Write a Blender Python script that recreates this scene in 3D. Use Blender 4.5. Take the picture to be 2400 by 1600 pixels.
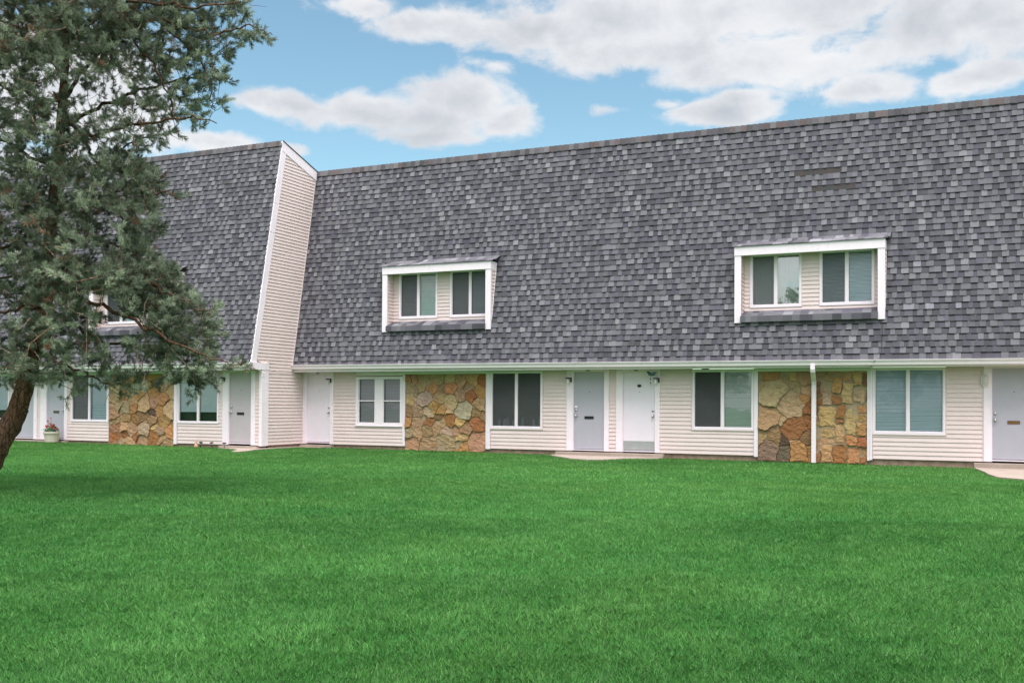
import bpy, math, random
import numpy as np
from mathutils import Vector, Matrix, Euler

random.seed(11)
rng = np.random.default_rng(11)
R = math.radians
scene = bpy.context.scene
for o in list(bpy.data.objects):
    bpy.data.objects.remove(o, do_unlink=True)

# ------------------------------------------------------------------ camera
FPX, YAW, PITCH, ROLL, CY = 2386.9, R(24.7627), R(0.8186), R(0.3854), 913.91
CAM = Vector((18.3996, -24.9932, 1.1932))
F = Vector((-math.sin(YAW) * math.cos(PITCH), math.cos(YAW) * math.cos(PITCH), math.sin(PITCH)))
R0 = Vector((math.cos(YAW), math.sin(YAW), 0))
U0 = R0.cross(F)
RX = R0 * math.cos(ROLL) + U0 * math.sin(ROLL)
UX = U0 * math.cos(ROLL) - R0 * math.sin(ROLL)
cam_data = bpy.data.cameras.new("camera")
cam = bpy.data.objects.new("camera", cam_data)
scene.collection.objects.link(cam)
scene.camera = cam
m = Matrix.Identity(4)
for i in range(3):
    m[i][0], m[i][1], m[i][2], m[i][3] = RX[i], UX[i], -F[i], CAM[i]
cam.matrix_world = m
cam_data.sensor_fit = 'HORIZONTAL'
cam_data.sensor_width = 36
cam_data.lens = FPX / 2400 * 36
cam_data.shift_y = (CY - 800) / 2400
cam_data.clip_start = 0.1
cam_data.clip_end = 3000


def ray(px, py):
    return (F + RX * ((px - 1200) / FPX) + UX * ((CY - py) / FPX))


def at_depth(px, py, depth):
    return CAM + ray(px, py) * depth


# ------------------------------------------------------------------ world
SUN_AZ, SUN_EL = 148.0, 64.0        # degrees, azimuth clockwise from +Y
world = bpy.data.worlds.new("World")
scene.world = world
world.use_nodes = True
wt = world.node_tree
wt.nodes.clear()


class NT:
    def __init__(s, tree):
        s.t = tree

    def n(s, typ, **kw):
        nd = s.t.nodes.new(typ)
        for k, v in kw.items():
            if k.startswith('i_'):
                nd.inputs[int(k[2:])].default_value = v
            else:
                setattr(nd, k, v)
        return nd

    def l(s, a, b):
        s.t.links.new(a, b)

    def math(s, op, a, b=None, c=None, clamp=False):
        nd = s.t.nodes.new('ShaderNodeMath')
        nd.operation = op
        nd.use_clamp = clamp
        for i, v in enumerate((a, b, c)):
            if v is None:
                continue
            if isinstance(v, (int, float)):
                nd.inputs[i].default_value = v
            else:
                s.l(v, nd.inputs[i])
        return nd.outputs[0]

    def vmath(s, op, a, b=None):
        nd = s.t.nodes.new('ShaderNodeVectorMath')
        nd.operation = op
        for i, v in enumerate((a, b)):
            if v is None:
                continue
            if isinstance(v, (tuple, list)):
                nd.inputs[i].default_value = v
            else:
                s.l(v, nd.inputs[i])
        return nd.outputs['Value'] if op == 'LENGTH' else nd.outputs[0]

    def ramp(s, fac, stops):
        nd = s.t.nodes.new('ShaderNodeValToRGB')
        cr = nd.color_ramp
        while len(cr.elements) > 1:
            cr.elements.remove(cr.elements[-1])
        cr.elements[0].position = stops[0][0]
        cr.elements[0].color = tuple(stops[0][1]) + (1,) if len(stops[0][1]) == 3 else stops[0][1]
        for p, c in stops[1:]:
            e = cr.elements.new(p)
            e.color = tuple(c) + (1,) if len(c) == 3 else c
        s.l(fac, nd.inputs[0])
        return nd.outputs[0]

    def noise(s, vec, scale, detail=4, rough=0.5, dist=0.0):
        nd = s.t.nodes.new('ShaderNodeTexNoise')
        nd.inputs['Scale'].default_value = scale
        nd.inputs['Detail'].default_value = detail
        nd.inputs['Roughness'].default_value = rough
        nd.inputs['Distortion'].default_value = dist
        if vec is not None:
            s.l(vec, nd.inputs['Vector'])
        return nd.outputs['Fac']

    def mix(s, fac, a, b, typ='MIX'):
        nd = s.t.nodes.new('ShaderNodeMix')
        nd.data_type = 'RGBA'
        nd.blend_type = typ
        for sock, v in ((nd.inputs[0], fac), (nd.inputs[6], a), (nd.inputs[7], b)):
            if isinstance(v, (int, float)):
                sock.default_value = v
            elif isinstance(v, (tuple, list)):
                sock.default_value = tuple(v) + (1,) if len(v) == 3 else v
            else:
                s.l(v, sock)
        return nd.outputs[2]


w = NT(wt)
out = w.n('ShaderNodeOutputWorld')
tc = w.n('ShaderNodeTexCoord')
sky = w.n('ShaderNodeTexSky')
sky.sky_type = 'NISHITA'
sky.sun_disc = False
sky.sun_elevation = R(SUN_EL)
sky.sun_rotation = R(SUN_AZ)
sky.altitude = 200
sky.air_density = 1.0
sky.dust_density = 0.6
sky.ozone_density = 1.0
bg_sky = w.n('ShaderNodeBackground')
bg_sky.inputs[1].default_value = 0.110
w.l(w.mix(1.0, sky.outputs[0], (0.86, 0.99, 0.86), 'MULTIPLY'), bg_sky.inputs[0])
dirv = tc.outputs['Generated']
sep = w.n('ShaderNodeSeparateXYZ')
w.l(dirv, sep.inputs[0])
az = w.math('MULTIPLY', w.math('ARCTAN2', sep.outputs[0], sep.outputs[1]), 57.29578)
el = w.math('MULTIPLY', w.math('ARCSINE', sep.outputs[2]), 57.29578)
comb = w.n('ShaderNodeCombineXYZ')
w.l(az, comb.inputs[0])
w.l(el, comb.inputs[1])


def azel(px, py):
    d = ray(px, py).normalized()
    return math.degrees(math.atan2(d.x, d.y)), math.degrees(math.asin(d.z))


# banks of cloud standing over the roofs: centre and half-size (converted to azimuth / elevation)
CLOUDS = [(1085, 235, 150, 78), (1180, 275, 95, 55), (1010, 275, 150, 50), (840, 262, 215, 58), (680, 245, 160, 38),
          (1000, 318, 190, 26),
          (1690, 262, 155, 44), (1725, 236, 85, 36), (1570, 245, 45, 18),
          (850, 18, 130, 32), (1010, 60, 190, 50), (1270, 70, 300, 66), (1500, 115, 330, 62), (1800, 150, 340, 80),
          (2050, 205, 140, 48), (1700, 30, 700, 90), (2250, 60, 300, 110), (2300, 185, 170, 42), (1160, 148, 70, 20),
          (520, 338, 170, 36), (690, 342, 55, 20), (130, 200, 380, 190), (150, 420, 320, 120), (1445, 248, 42, 16)]
nz_vec = w.vmath('MULTIPLY', comb.outputs[0], (1.0, 1.5, 1.0))
n1 = w.noise(nz_vec, 0.30, 9, 0.62, 0.25)
n2 = w.noise(nz_vec, 0.09, 5, 0.55, 0.2)
warp = w.n('ShaderNodeTexNoise')
warp.inputs['Scale'].default_value = 0.22
warp.inputs['Detail'].default_value = 3
w.l(comb.outputs[0], warp.inputs['Vector'])
wofs = w.vmath('MULTIPLY', w.vmath('SUBTRACT', warp.outputs['Color'], (0.5, 0.5, 0.5)), (2.6, 1.2, 0.0))
pos = w.vmath('ADD', comb.outputs[0], wofs)
field = None
for cx, cy, rx, ry in CLOUDS:
    a0, e0 = azel(cx, cy)
    ra = abs(azel(cx + rx, cy)[0] - azel(cx - rx, cy)[0]) / 2
    re = abs(azel(cx, cy + ry)[1] - azel(cx, cy - ry)[1]) / 2
    v = w.vmath('MULTIPLY', w.vmath('SUBTRACT', pos, (a0, e0, 0)), (1 / ra, 1 / re, 0))
    f_ = w.math('MULTIPLY', w.math('SUBTRACT', 1.0, w.vmath('LENGTH', v)), min(1.0, re / 1.0) * (1.5 if 1500 < cx < 1760 and cy > 230 else 1.0))
    field = f_ if field is None else w.math('SMOOTH_MAX', field, f_, 0.25)
# generic broken cloud everywhere outside the framed piece of sky
side = w.math('MAXIMUM', w.math('MULTIPLY', w.math('SUBTRACT', w.math('ABSOLUTE', w.math('ADD', az, 24.9)), 30.0), 0.1),
              w.math('MULTIPLY', w.math('SUBTRACT', el, 23.0), 0.12), None)
side = w.math('MINIMUM', side, 1.0)
gen = w.math('ADD', w.math('MULTIPLY', w.math('SUBTRACT', n2, 0.40), 4.0), w.math('MULTIPLY', w.math('SUBTRACT', side, 1.0), 3.0))
field = w.math('MAXIMUM', field, gen)
dens = w.math('ADD', field, w.math('MULTIPLY', w.math('SUBTRACT', n1, 0.5), 1.6))
mask = w.n('ShaderNodeMapRange')
mask.interpolation_type = 'SMOOTHSTEP'
mask.inputs[1].default_value = -0.06
mask.inputs[2].default_value = 0.42
w.l(dens, mask.inputs[0])
maskv = w.math('MULTIPLY', mask.outputs[0], 0.94)
n3 = w.noise(w.vmath('ADD', nz_vec, (3.0, 0.9, 2.0)), 0.16, 7, 0.6, 0.3)
shade = w.math('ADD', w.math('MULTIPLY', dens, 0.28), w.math('MULTIPLY', n3, 0.95))
ccol = w.ramp(shade, [(0.34, (0.80, 0.80, 0.805)), (0.55, (0.70, 0.705, 0.725)), (0.78, (0.54, 0.555, 0.59)), (1.0, (0.43, 0.455, 0.50))])
bg_cl = w.n('ShaderNodeBackground')
w.l(ccol, bg_cl.inputs[0])
# the cloud deck towards the sun is brighter
sd = Vector((math.sin(R(SUN_AZ)) * math.cos(R(SUN_EL)), math.cos(R(SUN_AZ)) * math.cos(R(SUN_EL)), math.sin(R(SUN_EL))))
dt = w.n('ShaderNodeVectorMath', operation='DOT_PRODUCT')
w.l(dirv, dt.inputs[0])
dt.inputs[1].default_value = sd
glow = w.math('POWER', w.math('MAXIMUM', dt.outputs['Value'], 0.0), 2.0)
zen = w.math('MULTIPLY', w.math('MAXIMUM', w.math('SUBTRACT', el, 24.0), 0.0), 0.055)
w.l(w.math('ADD', w.math('MULTIPLY_ADD', glow, 1.30, 0.66), zen), bg_cl.inputs[1])
mixs = w.n('ShaderNodeMixShader')
w.l(maskv, mixs.inputs[0])
w.l(bg_sky.outputs[0], mixs.inputs[1])
w.l(bg_cl.outputs[0], mixs.inputs[2])
w.l(mixs.outputs[0], out.inputs[0])

# ------------------------------------------------------------------ sun
sl = bpy.data.lights.new("sun", 'SUN')
sun = bpy.data.objects.new("sun", sl)
scene.collection.objects.link(sun)
sl.energy = 1.5
sl.angle = R(32)
sl.color = (1.0, 0.935, 0.915)
sun.rotation_euler = (-sd).to_track_quat('-Z', 'Y').to_euler()
scene.view_settings.view_transform = 'Standard'
scene.view_settings.look = 'None'
scene.view_settings.exposure = 0.90
scene.view_settings.gamma = 1.0
scene.cycles.use_denoising = True
scene.cycles.max_bounces = 6
scene.cycles.diffuse_bounces = 4
scene.cycles.transparent_max_bounces = 12
scene.cycles.caustics_reflective = False
scene.cycles.caustics_refractive = False


# ------------------------------------------------------------------ materials
def lin(c):
    return tuple((x / 255 / 12.92) if x / 255 <= 0.04045 else ((x / 255 + 0.055) / 1.055) ** 2.4 for x in c)


def new_mat(name):
    mt = bpy.data.materials.new(name)
    mt.use_nodes = True
    t = NT(mt.node_tree)
    bs = mt.node_tree.nodes['Principled BSDF']
    return mt, t, bs


def plain(name, col, rough=0.5, metal=0.0, var=0.06, scale=6.0, bump=0.0, bscale=40.0, dirt=0.0):
    mt, t, bs = new_mat(name)
    co = t.n('ShaderNodeTexCoord').outputs['Object']
    nz = t.noise(co, scale, 5, 0.6)
    lo = tuple(max(0, c * (1 - var)) for c in col)
    hi = tuple(min(1, c * (1 + var)) for c in col)
    c = t.ramp(nz, [(0.3, lo), (0.7, hi)])
    if dirt:
        mp = t.n('ShaderNodeMapping')
        mp.inputs['Scale'].default_value = (1.0, 1.0, 0.22)
        t.l(co, mp.inputs[0])
        d = t.noise(mp.outputs[0], 9, 6, 0.7)
        fac = t.math('MULTIPLY', t.math('SUBTRACT', d, 0.52, clamp=True), dirt * 4, clamp=True)
        c = t.mix(fac, c, (0.28, 0.25, 0.20))
    t.l(c, bs.inputs['Base Color'])
    bs.inputs['Roughness'].default_value = rough
    bs.inputs['Metallic'].default_value = metal
    if bump:
        b = t.n('ShaderNodeBump')
        b.inputs['Strength'].default_value = bump
        b.inputs['Distance'].default_value = 0.01
        t.l(t.noise(co, bscale, 5, 0.6), b.inputs['Height'])
        t.l(b.outputs[0], bs.inputs['Normal'])
    return mt


M = {}
M['siding'] = plain('vinyl_siding', (0.735, 0.592, 0.563), 0.5, var=0.035, scale=2.2, bump=0.05, bscale=60, dirt=0.10)
M['trim'] = plain('white_trim', (0.86, 0.755, 0.805), 0.45, var=0.03, scale=5, dirt=0.14)
M['gutter'] = plain('gutter_white', (0.86, 0.745, 0.79), 0.35, var=0.03, scale=4, dirt=0.15)
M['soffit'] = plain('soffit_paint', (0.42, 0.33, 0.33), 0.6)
M['vinyl'] = plain('window_vinyl', (0.86, 0.76, 0.80), 0.4, var=0.02)
M['door_grey'] = plain('grey_door_paint', (0.42, 0.405, 0.455), 0.45, var=0.03, scale=3, dirt=0.04)
M['door_taupe'] = plain('taupe_door_paint', (0.475, 0.42, 0.435), 0.45, var=0.03, scale=3, dirt=0.04)
M['door_white'] = plain('white_door_paint', (0.78, 0.705, 0.77), 0.4, var=0.02, scale=3, dirt=0.03)
M['metal'] = plain('brushed_metal', (0.55, 0.54, 0.52), 0.3, 0.9)
M['kick'] = plain('kick_plate', (0.52, 0.53, 0.55), 0.35, 0.6)
M['black'] = plain('black_metal', (0.012, 0.012, 0.012), 0.45)
M['brass'] = plain('aged_brass', (0.22, 0.11, 0.045), 0.4, 0.5)
M['olive'] = plain('olive_brass', (0.09, 0.09, 0.05), 0.4, 0.4)
M['milk'] = plain('milk_glass', (0.72, 0.72, 0.69), 0.25)
M['concrete'] = plain('concrete', (0.36, 0.285, 0.235), 0.85, var=0.14, scale=3, bump=0.3, bscale=30, dirt=0.2)
M['found'] = plain('foundation', (0.30, 0.20, 0.145), 0.9, var=0.35, scale=7, bump=0.5, bscale=25, dirt=0.4)
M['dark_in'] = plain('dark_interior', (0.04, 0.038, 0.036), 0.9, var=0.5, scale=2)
M['shade'] = plain('roller_shade', (0.70, 0.76, 0.80), 0.7, var=0.03)
M['blind'] = plain('blind_slats', (0.72, 0.82, 0.87), 0.5, var=0.03)
M['blind_white'] = plain('white_blind_slats', (0.74, 0.77, 0.74), 0.5, var=0.03)
M['blind_grey'] = plain('grey_blind_slats', (0.56, 0.48, 0.50), 0.6, var=0.03)
M['curtain'] = plain('pale_curtain', (0.80, 0.80, 0.76), 0.8, var=0.05)
M['pot'] = plain('cream_planter', (0.60, 0.53, 0.43), 0.6, var=0.05, dirt=0.1)
M['soil'] = plain('soil', (0.04, 0.025, 0.018), 0.95, var=0.4, scale=40)
M['petal'] = plain('red_petals', (0.55, 0.008, 0.018), 0.5, var=0.4, scale=30)
M['leaf'] = plain('pot_leaves', (0.045, 0.11, 0.035), 0.5, var=0.4, scale=20)
M['tan'] = plain('tan_resin', (0.55, 0.32, 0.18), 0.6, var=0.25, scale=20)
M['cable'] = plain('pale_cable', (0.62, 0.56, 0.48), 0.5)
M['teal'] = plain('teal_glass', (0.02, 0.10, 0.11), 0.2)
M['rust'] = plain('rust_line', (0.16, 0.07, 0.03), 0.8)
M['lamp_clear'] = plain('ribbed_glass', (0.62, 0.58, 0.54), 0.15, var=0.1, scale=30)


def attr_mat(name, rough=0.9, speck=0.3, sscale=90, bump=0.4, bscale=120, streak=False):
    mt, t, bs = new_mat(name)
    at = t.n('ShaderNodeAttribute', attribute_name='Col').outputs['Color']
    co = t.n('ShaderNodeTexCoord').outputs['Object']
    nz = t.noise(co, sscale, 4, 0.7)
    g = t.ramp(nz, [(0.25, (1 - speck,) * 3), (0.75, (1 + speck,) * 3)])
    c = t.mix(1.0, at, g, 'MULTIPLY')
    n2 = t.noise(co, 1.1, 4, 0.6)
    g2 = t.ramp(n2, [(0.25, (0.90,) * 3), (0.75, (1.08,) * 3)])
    c = t.mix(1.0, c, g2, 'MULTIPLY')
    t.l(c, bs.inputs['Base Color'])
    bs.inputs['Roughness'].default_value = rough
    bs.inputs['Specular IOR Level'].default_value = 0.25
    b = t.n('ShaderNodeBump')
    b.inputs['Strength'].default_value = bump
    b.inputs['Distance'].default_value = 0.006
    t.l(t.noise(co, bscale, 4, 0.6), b.inputs['Height'])
    t.l(b.outputs[0], bs.inputs['Normal'])
    return mt


M['shingle'] = attr_mat('asphalt_shingle', 0.92, 0.22, 55, 0.4, 150)


def stone_mat():
    mt, t, bs = new_mat('field_stone')
    at = t.n('ShaderNodeAttribute', attribute_name='Col').outputs['Color']
    co = t.n('ShaderNodeTexCoord').outputs['Object']
    mp = t.n('ShaderNodeMapping')
    mp.inputs['Rotation'].default_value = (0.3, 0.5, 0.7)
    mp.inputs['Scale'].default_value = (1, 1, 1.8)
    t.l(co, mp.inputs[0])
    n1_ = t.noise(mp.outputs[0], 5, 8, 0.65, 0.8)
    c = t.mix(1.0, at, t.ramp(n1_, [(0.25, (0.50, 0.46, 0.42)), (0.42, (0.92, 0.90, 0.88)), (0.58, (1.05, 1.05, 1.05)), (0.75, (1.45, 1.42, 1.36))]), 'MULTIPLY')
    n2_ = t.noise(co, 3.2, 7, 0.7, 1.5)
    c = t.mix(t.math('MULTIPLY', t.ramp(n2_, [(0.56, (0, 0, 0)), (0.68, (1, 1, 1))]), 0.55), c, (0.30, 0.13, 0.05))
    n3_ = t.noise(co, 26, 6, 0.7, 0.5)
    c = t.mix(t.math('MULTIPLY', t.ramp(n3_, [(0.58, (0, 0, 0)), (0.74, (1, 1, 1))]), 0.45), c, (0.09, 0.06, 0.045))
    t.l(c, bs.inputs['Base Color'])
    bs.inputs['Roughness'].default_value = 0.85
    bs.inputs['Specular IOR Level'].default_value = 0.3
    b = t.n('ShaderNodeBump')
    b.inputs['Strength'].default_value = 1.0
    b.inputs['Distance'].default_value = 0.05
    hh = t.math('ADD', t.noise(mp.outputs[0], 9, 8, 0.65, 0.6), t.math('MULTIPLY', n1_, 0.8))
    t.l(hh, b.inputs['Height'])
    t.l(b.outputs[0], bs.inputs['Normal'])
    return mt


M['stone'] = stone_mat()
M['mortar'] = plain('mortar', (0.36, 0.27, 0.175), 0.95, var=0.25, scale=9, bump=0.6, bscale=60)


def glass_mat(name, tint, refl):
    mt = bpy.data.materials.new(name)
    mt.use_nodes = True
    t = NT(mt.node_tree)
    mt.node_tree.nodes.clear()
    o_ = t.n('ShaderNodeOutputMaterial')
    tr = t.n('ShaderNodeBsdfTransparent')
    tr.inputs[0].default_value = tint + (1,)
    gl = t.n('ShaderNodeBsdfGlossy')
    gl.inputs['Roughness'].default_value = 0.015
    gl.inputs[0].default_value = (0.95, 1.0, 0.98, 1)
    fr = t.n('ShaderNodeFresnel')
    fr.inputs[0].default_value = 1.5
    co = t.n('ShaderNodeTexCoord').outputs['Object']
    b = t.n('ShaderNodeBump')
    b.inputs['Strength'].default_value = 0.12
    b.inputs['Distance'].default_value = 0.02
    t.l(t.noise(co, 1.8, 2, 0.5), b.inputs['Height'])
    t.l(b.outputs[0], gl.inputs['Normal'])
    fac = t.math('MULTIPLY_ADD', fr.outputs[0], 0.8, refl, clamp=True)
    mx = t.n('ShaderNodeMixShader')
    t.l(fac, mx.inputs[0])
    t.l(tr.outputs[0], mx.inputs[1])
    t.l(gl.outputs[0], mx.inputs[2])
    t.l(mx.outputs[0], o_.inputs[0])
    return mt


M['glass'] = glass_mat('window_glass', (0.88, 0.925, 0.94), 0.01)
M['glass_mirror'] = glass_mat('window_glass_mirroring', (0.90, 0.96, 0.93), 0.30)
M['glass_bright'] = glass_mat('window_glass_bright', (0.90, 0.96, 0.93), 0.07)


def screen_mat():
    mt = bpy.data.materials.new('insect_mesh')
    mt.use_nodes = True
    t = NT(mt.node_tree)
    mt.node_tree.nodes.clear()
    o_ = t.n('ShaderNodeOutputMaterial')
    tr = t.n('ShaderNodeBsdfTransparent')
    df = t.n('ShaderNodeBsdfDiffuse')
    df.inputs[0].default_value = (0.125, 0.125, 0.13, 1)
    mx = t.n('ShaderNodeMixShader', i_0=0.5)
    t.l(tr.outputs[0], mx.inputs[1])
    t.l(df.outputs[0], mx.inputs[2])
    t.l(mx.outputs[0], o_.inputs[0])
    return mt


M['screen'] = screen_mat()


def bark_mat():
    mt, t, bs = new_mat('pine_bark')
    at = t.n('ShaderNodeAttribute', attribute_name='Col').outputs['Color']
    co = t.n('ShaderNodeTexCoord').outputs['Object']
    mp = t.n('ShaderNodeMapping')
    mp.inputs['Scale'].default_value = (1, 1, 0.28)
    mp.inputs['Rotation'].default_value = (0, R(-22), 0)
    t.l(co, mp.inputs[0])
    vo = t.n('ShaderNodeTexVoronoi', feature='DISTANCE_TO_EDGE')
    vo.inputs['Scale'].default_value = 22
    wv = t.n('ShaderNodeTexNoise')
    wv.inputs['Scale'].default_value = 6
    t.l(mp.outputs[0], wv.inputs['Vector'])
    t.l(t.vmath('ADD', mp.outputs[0], t.vmath('MULTIPLY', wv.outputs['Color'], (0.12, 0.12, 0.12))), vo.inputs['Vector'])
    crack = t.ramp(vo.outputs['Distance'], [(0.0, (0.25, 0.22, 0.2)), (0.12, (1, 1, 1))])
    n_ = t.noise(mp.outputs[0], 14, 7, 0.7)
    c = t.mix(1.0, at, t.ramp(n_, [(0.28, (0.45, 0.42, 0.4)), (0.5, (1, 1, 1)), (0.72, (1.9, 1.75, 1.65))]), 'MULTIPLY')
    c = t.mix(1.0, c, crack, 'MULTIPLY')
    n4 = t.noise(mp.outputs[0], 3.5, 4, 0.6, 0.5)
    c = t.mix(t.math('MULTIPLY', t.ramp(n4, [(0.55, (0, 0, 0)), (0.7, (1, 1, 1))]), 0.5), c, (0.17, 0.06, 0.02))
    t.l(c, bs.inputs['Base Color'])
    bs.inputs['Roughness'].default_value = 0.9
    bs.inputs['Specular IOR Level'].default_value = 0.2
    b = t.n('ShaderNodeBump')
    b.inputs['Strength'].default_value = 1.0
    b.inputs['Distance'].default_value = 0.03
    t.l(t.math('ADD', t.math('MINIMUM', vo.outputs['Distance'], 0.25), t.math('MULTIPLY', n_, 0.25)), b.inputs['Height'])
    t.l(b.outputs[0], bs.inputs['Normal'])
    return mt


M['bark'] = bark_mat()


def foliage_mat(name, trans=0.3, rough=0.5):
    mt = bpy.data.materials.new(name)
    mt.use_nodes = True
    t = NT(mt.node_tree)
    mt.node_tree.nodes.clear()
    o_ = t.n('ShaderNodeOutputMaterial')
    at = t.n('ShaderNodeAttribute', attribute_name='Col').outputs['Color']
    bs = t.n('ShaderNodeBsdfPrincipled')
    bs.inputs['Roughness'].default_value = rough
    bs.inputs['Specular IOR Level'].default_value = 0.3
    tl = t.n('ShaderNodeBsdfTranslucent')
    t.l(at, bs.inputs['Base Color'])
    t.l(at, tl.inputs[0])
    mx = t.n('ShaderNodeMixShader', i_0=trans)
    t.l(bs.outputs[0], mx.inputs[1])
    t.l(tl.outputs[0], mx.inputs[2])
    t.l(mx.outputs[0], o_.inputs[0])
    return mt


M['needle'] = foliage_mat('pine_needles', 0.34, 0.42)
M['grass'] = foliage_mat('grass_blades', 0.3, 0.55)


def ground_mat():
    mt, t, bs = new_mat('lawn_turf')
    co = t.n('ShaderNodeTexCoord').outputs['Object']
    n1_ = t.noise(co, 0.5, 6, 0.6)
    n2_ = t.noise(co, 60, 5, 0.7)
    c = t.ramp(n1_, [(0.3, (0.028, 0.115, 0.024)), (0.7, (0.042, 0.15, 0.034))])
    c = t.mix(1.0, c, t.ramp(n2_, [(0.3, (0.55,) * 3), (0.7, (1.35,) * 3)]), 'MULTIPLY')
    t.l(c, bs.inputs['Base Color'])
    bs.inputs['Roughness'].default_value = 1.0
    bs.inputs['Specular IOR Level'].default_value = 0.05
    return mt


M['ground'] = ground_mat()


# ------------------------------------------------------------------ mesh helpers
class MB:
    def __init__(s):
        s.v, s.f, s.c, s.mi = [], [], [], []

    def face(s, pts, col=None, mi=0):
        b = len(s.v)
        s.v += [tuple(p) for p in pts]
        s.f.append(tuple(range(b, b + len(pts))))
        s.c.append(col)
        s.mi.append(mi)

    def box(s, x0, x1, y0, y1, z0, z1, col=None, mi=0):
        b = len(s.v)
        s.v += [(x0, y0, z0), (x1, y0, z0), (x1, y1, z0), (x0, y1, z0), (x0, y0, z1), (x1, y0, z1), (x1, y1, z1), (x0, y1, z1)]
        for q in ((0, 3, 2, 1), (4, 5, 6, 7), (0, 1, 5, 4), (1, 2, 6, 5), (2, 3, 7, 6), (3, 0, 4, 7)):
            s.f.append(tuple(b + i for i in q))
            s.c.append(col)
            s.mi.append(mi)
        return s

    def hexa(s, p, col=None, mi=0):
        """8 points: 4 of one face (ccw seen from outside), 4 of the opposite"""
        b = len(s.v)
        s.v += [tuple(q) for q in p]
        for q in ((0, 3, 2, 1), (4, 5, 6, 7), (0, 1, 5, 4), (1, 2, 6, 5), (2, 3, 7, 6), (3, 0, 4, 7)):
            s.f.append(tuple(b + i for i in q))
            s.c.append(col)
            s.mi.append(mi)
        return s

    def prism_x(s, prof, x0, x1, col=None, slope0=0.0, slope1=0.0):
        """profile of (y,z) points extruded along x; slope shifts z by slope*x"""
        b = len(s.v)
        n = len(prof)
        for x in (x0, x1):
            s.v += [(x, y, z + slope0 * x) for y, z in prof]
        for i in range(n):
            j = (i + 1) % n
            s.f.append((b + i, b + j, b + n + j, b + n + i))
            s.c.append(col)
            s.mi.append(0)
        s.f.append(tuple(b + i for i in range(n))[::-1])
        s.f.append(tuple(b + n + i for i in range(n)))
        s.c += [col, col]
        s.mi += [0, 0]
        return s

    def tube(s, pts, radii, n=8, col=None, cap=True):
        b = len(s.v)
        pts = [Vector(p) for p in pts]
        up = Vector((0.13, 0.21, 0.97)).normalized()
        for i, p in enumerate(pts):
            d = (pts[min(i + 1, len(pts) - 1)] - pts[max(i - 1, 0)]).normalized()
            a = d.cross(up)
            if a.length < 0.05:
                a = d.cross(Vector((1, 0, 0)))
            a.normalize()
            c_ = d.cross(a)
            r_ = radii[i] if not isinstance(radii, (int, float)) else radii
            for k in range(n):
                an = 2 * math.pi * k / n
                s.v.append(tuple(p + a * (r_ * math.cos(an)) + c_ * (r_ * math.sin(an))))
        for i in range(len(pts) - 1):
            for k in range(n):
                k2 = (k + 1) % n
                s.f.append((b + i * n + k, b + i * n + k2, b + (i + 1) * n + k2, b + (i + 1) * n + k))
                s.c.append(col)
                s.mi.append(0)
        if cap:
            s.f.append(tuple(b + k for k in range(n))[::-1])
            e = b + (len(pts) - 1) * n
            s.f.append(tuple(e + k for k in range(n)))
            s.c += [col, col]
            s.mi += [0, 0]
        return s

    def lathe(s, prof, c=(0, 0, 0), n=24, axis='Z', col=None):
        b = len(s.v)
        for r_, h in prof:
            for k in range(n):
                a = 2 * math.pi * k / n
                if axis == 'Z':
                    s.v.append((c[0] + r_ * math.cos(a), c[1] + r_ * math.sin(a), c[2] + h))
                else:
                    s.v.append((c[0] + r_ * math.cos(a), c[1] + h, c[2] + r_ * math.sin(a)))
        for i in range(len(prof) - 1):
            for k in range(n):
                k2 = (k + 1) % n
                s.f.append((b + i * n + k, b + i * n + k2, b + (i + 1) * n + k2, b + (i + 1) * n + k))
                s.c.append(col)
                s.mi.append(0)
        s.f.append(tuple(b + k for k in range(n))[::-1])
        e = b + (len(prof) - 1) * n
        s.f.append(tuple(e + k for k in range(n)))
        s.c += [col, col]
        s.mi += [0, 0]
        return s

    def build(s, name, mat, parent=None, label=None, smooth=False, bevel=0.0, recalc=True):
        me = bpy.data.meshes.new(name)
        off = WORLD.get(parent.name, Vector((0, 0, 0))) if parent else Vector((0, 0, 0))
        me.from_pydata([(v[0] - off[0], v[1] - off[1], v[2] - off[2]) for v in s.v], [], s.f)
        for mt in (mat if isinstance(mat, (list, tuple)) else [mat]):
            me.materials.append(mt)
        if any(s.mi):
            me.polygons.foreach_set('material_index', s.mi)
        if any(c is not None for c in s.c):
            at = me.color_attributes.new('Col', 'FLOAT_COLOR', 'CORNER')
            buf = []
            for f_, c in zip(s.f, s.c):
                c = c or (0.5, 0.5, 0.5)
                buf += (list(c[:3]) + [1.0]) * len(f_)
            at.data.foreach_set('color', buf)
        if recalc:
            import bmesh
            bm = bmesh.new()
            bm.from_mesh(me)
            bmesh.ops.recalc_face_normals(bm, faces=bm.faces)
            bm.to_mesh(me)
            bm.free()
        if smooth:
            me.polygons.foreach_set('use_smooth', [True] * len(me.polygons))
        o = bpy.data.objects.new(name, me)
        scene.collection.objects.link(o)
        if parent:
            o.parent = parent
            WORLD[o.name] = off
        if bevel:
            md = o.modifiers.new('bevel', 'BEVEL')
            md.width = bevel
            md.segments = 2
            md.limit_method = 'ANGLE'
        if label:
            o['label'] = label
        return o


WORLD = {}


def empty(name, loc, label, cat, group=None):
    o = bpy.data.objects.new(name, None)
    o.empty_display_size = 0.2
    scene.collection.objects.link(o)
    o.location = loc
    WORLD[o.name] = Vector(loc)
    tag(o, label, cat, group)
    return o


def tag(o, label=None, cat=None, group=None, kind=None):
    if label:
        o['label'] = label
    if cat:
        o['category'] = cat
    if group:
        o['group'] = group
    if kind:
        o['kind'] = kind


def gz(x):
    return -0.112 - 0.0028 * max(-15, min(25, x))


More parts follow.
